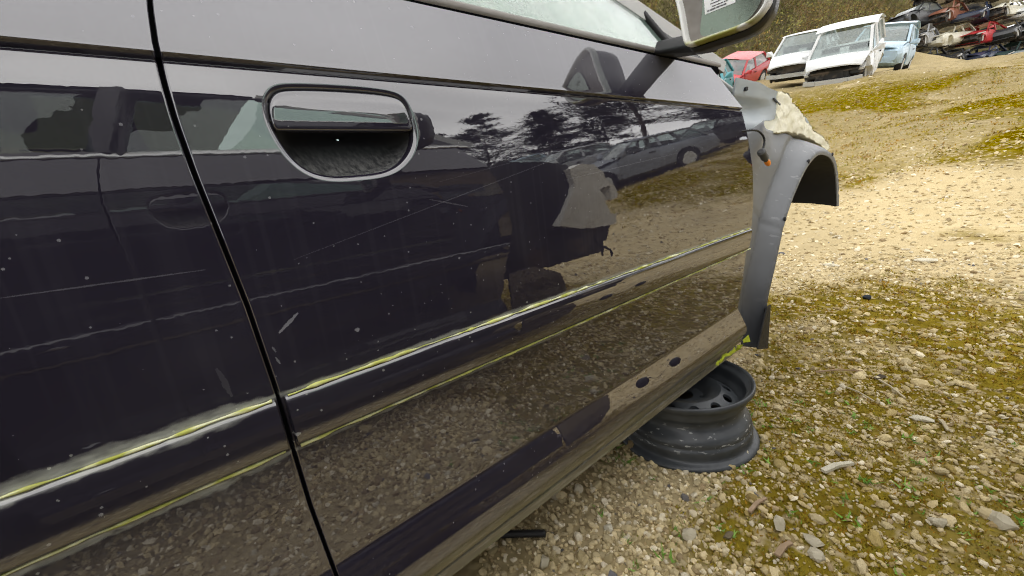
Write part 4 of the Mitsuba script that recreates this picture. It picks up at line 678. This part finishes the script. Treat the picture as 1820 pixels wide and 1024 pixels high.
tag(put('brushwood', (v, f), 'vertex', False, color=c), 'tangled bare olive brown brushwood covering the bank', 'brushwood', kind='stuff')
def conifer(x, y, h, seed, label):
    r_ = np.random.default_rng(seed); key = uniq_thing('conifer'); tag(key, label, 'tree', 'conifers across the yard'); z0 = float(H(x, y)) - .1
    p = np.array([[x + .12 * math.sin(t * 4 + seed), y, z0 + h * t] for t in np.linspace(0, 1, 9)]); ms = [tube(p, np.linspace(.016 * h, .02, 9), 8)]; V, C = [], []
    for k in range(int(17 * h)):
        t = .22 + .78 * r_.random(); ln = h * .50 * (1.12 - t) ** .6 * (.5 + .7 * r_.random()); a = r_.random() * 6.283; b0 = np.array([x, y, z0 + h * t]); d = np.array([math.cos(a), math.sin(a), .10 + .12 * r_.normal()]); b1 = b0 + d * ln
        ms.append(tube([b0, (b0 + b1) / 2 - [0, 0, .05], b1], [.022, .015, .005], 4)); n = 95
        q = b0 + (b1 - b0) * (.25 + .75 * np.sqrt(r_.random((n, 1)))) + r_.normal(0, 1, (n, 3)) * [.16 * ln ** .7, .16 * ln ** .7, .07]; dd = d * .5 + r_.normal(0, .6, (n, 3)) * [1, 1, .35]; dd /= np.linalg.norm(dd, axis=1, keepdims=True); sd = np.cross(dd, [0, 0, 1]); L_ = (.18 + .2 * r_.random((n, 1)))
        V.append(np.stack([q - sd * .05, q + sd * .05, q + dd * L_], 1).reshape(-1, 3)); C.append(np.repeat(np.array([[.035, .045, .025]]) * (.6 + .9 * r_.random((n, 1))), 3, 0))
    put(f'{key}__trunk', cat_meshes(ms), 'bark', True); V = np.vstack(V); put(f'{key}__crown', (V, np.arange(len(V)).reshape(-1, 3)), 'vertex', False, color=np.vstack(C))
for i, (x, y, h, lb) in enumerate(((16.8, -9.6, 9.5, 'tall dark conifer nearest the parked cars, mirrored at the front of the door'), (19.5, -18.0, 6.0, 'middle conifer of the distant row mirrored in the door'), (17.5, -22.0, 6.6, 'broad conifer of the distant row mirrored in the door'), (15.0, -24.5, 5.6, 'small conifer at the left of the distant row mirrored in the door'), (22.0, -15.5, 5.6, 'conifer at the right of the distant row mirrored in the door'), (22.5, -20.5, 5.8, 'conifer standing behind the middle of the distant row mirrored in the door'), (18.5, -6.6, 4.6, 'dark conifer behind the row of cars, mirrored at the very front edge of the door'))): conifer(x, y, h, 60 + i, lb)

# ------------------------------------------------------------------ single stones, chips and twigs on the gravel
def rock(name, label, x, y, d, bs, seed, flat=.6, yaw=0.0, el=1.0):
    r_ = np.random.default_rng(seed); pts = r_.normal(0, 1, (22, 3)); pts /= np.linalg.norm(pts, axis=1, keepdims=True); pts *= np.array([d * .55 * el, d * .45, d * .45 * flat]) * (.8 + .3 * r_.random((22, 1))); c, s = math.cos(yaw), math.sin(yaw); pts = pts @ np.array([[c, s, 0], [-s, c, 0], [0, 0, 1]])
    key = uniq_thing(name); tag(key, label, 'stone'); put(key, hull(pts + [x, y, float(H(x, y)) + d * .28 * flat]), bs)
def chip(name, label, cat_, a, b, w, bs, h=.006):
    key = uniq_thing(name); tag(key, label, cat_); a, b = (np.array([p[0], p[1], float(H(*p)) + .012]) for p in (a, b)); m = (a + b) / 2 + [.004, .002, .004]; put(key, cat_meshes([beam(a, m, w, h), beam(m - (m - a) * .05, b, w * .8, h * .9)]), bs)
rock('stone', 'buff stone leaning against the foot of the steel wheel', 1.130, -.078, .042, 'stone_mat', 1, .9)
rock('stone', 'single dark slate coloured stone alone on the pale gravel', 2.88, -.061, .05, 'slate', 2, .6)
rock('stone', 'rounded tan stone in the foreground gravel, nearest the sill', .764, -.099, .038, 'stone_mat', 3, .7)
rock('stone', 'biggest buff stone in the middle of the foreground, beside the flat wood chip', .925, -.233, .042, 'stone_mat', 4, .75, .5)
rock('stone', 'flat grey beige stone to the right of the biggest buff one', .931, -.299, .044, 'stone_mat', 5, .5, .3)
rock('stone', 'small tan stone below the flat grey beige one', .889, -.314, .034, 'stone_mat', 6, .7, .9)
rock('stone', 'buff stone near the right edge in the foreground', 1.156, -.473, .040, 'stone_mat', 7, .8, .2)
rock('stone', 'large buff stone in the lower right corner of the ground', 1.234, -.565, .048, 'stone_mat', 8, .7, .7)
rock('stone', 'pale stone close under the edge of the sill', .655, .05, .03, 'white_stone', 9, .7, .4)
rock('stone', 'pale round stone at the very bottom under the sill', .475, .10, .036, 'stone_mat', 10, .8, .1)
rock('stone', 'elongated white stone among the moss farther back', 1.63, -.40, .040, 'white_stone', 11, .45, 1.9, 1.6)
rock('stone', 'flat white stone lying out in the bright gravel', 3.55, .25, .075, 'white_stone', 12, .4, 1.5, 1.5)
rock('stone', 'broad white stone, rightmost of two out in the bright gravel', 3.75, -.22, .085, 'white_stone', 13, .4, 1.4, 1.6)
chip('bone_shard', 'white forked shard lying on the gravel in front of the wheel', 'shard', (1.18, -.258), (1.262, -.304), .014, 'white_stone', .008)
chip('wood_chip', 'flat orange brown wood chip beside the biggest buff stone', 'wood chip', (.828, -.260), (.882, -.270), .012, 'wood')
chip('wood_chip', 'curled brown strip of bark between wheel and wood chip', 'wood chip', (.915, -.174), (.985, -.186), .009, 'wood')
chip('twig', 'pale straight straw lying across the moss', 'twig', (1.72, -.20), (1.66, -.285), .005, 'straw', .004)
chip('twig', 'thin pale twig farther back behind the straw', 'twig', (1.84, -.27), (1.735, -.352), .006, 'straw', .004)
chip('twig', 'long thin twig lying towards the mud flap', 'twig', (1.80, -.09), (1.89, -.215), .005, 'wood', .005)
chip('twig', 'bleached splinter of wood at the right among the moss', 'twig', (1.64, -.44), (1.585, -.46), .010, 'straw', .005)
tag(put('hose', tube(spline([(.33, .36, .02), (.40, .27, .022), (.46, .215, .02), (.53, .145, .018)], 30), .009, 8), 'rubber', True), 'black rubber hose end sticking out from under the sill', 'hose')
tag(put('dead_leaf', hull([(1.86, -.250, .012), (1.89, -.265, .022), (1.905, -.285, .012), (1.875, -.282, .018), (1.855, -.265, .010)]), 'bark'), 'curled dark leaf lying on the moss', 'leaf')
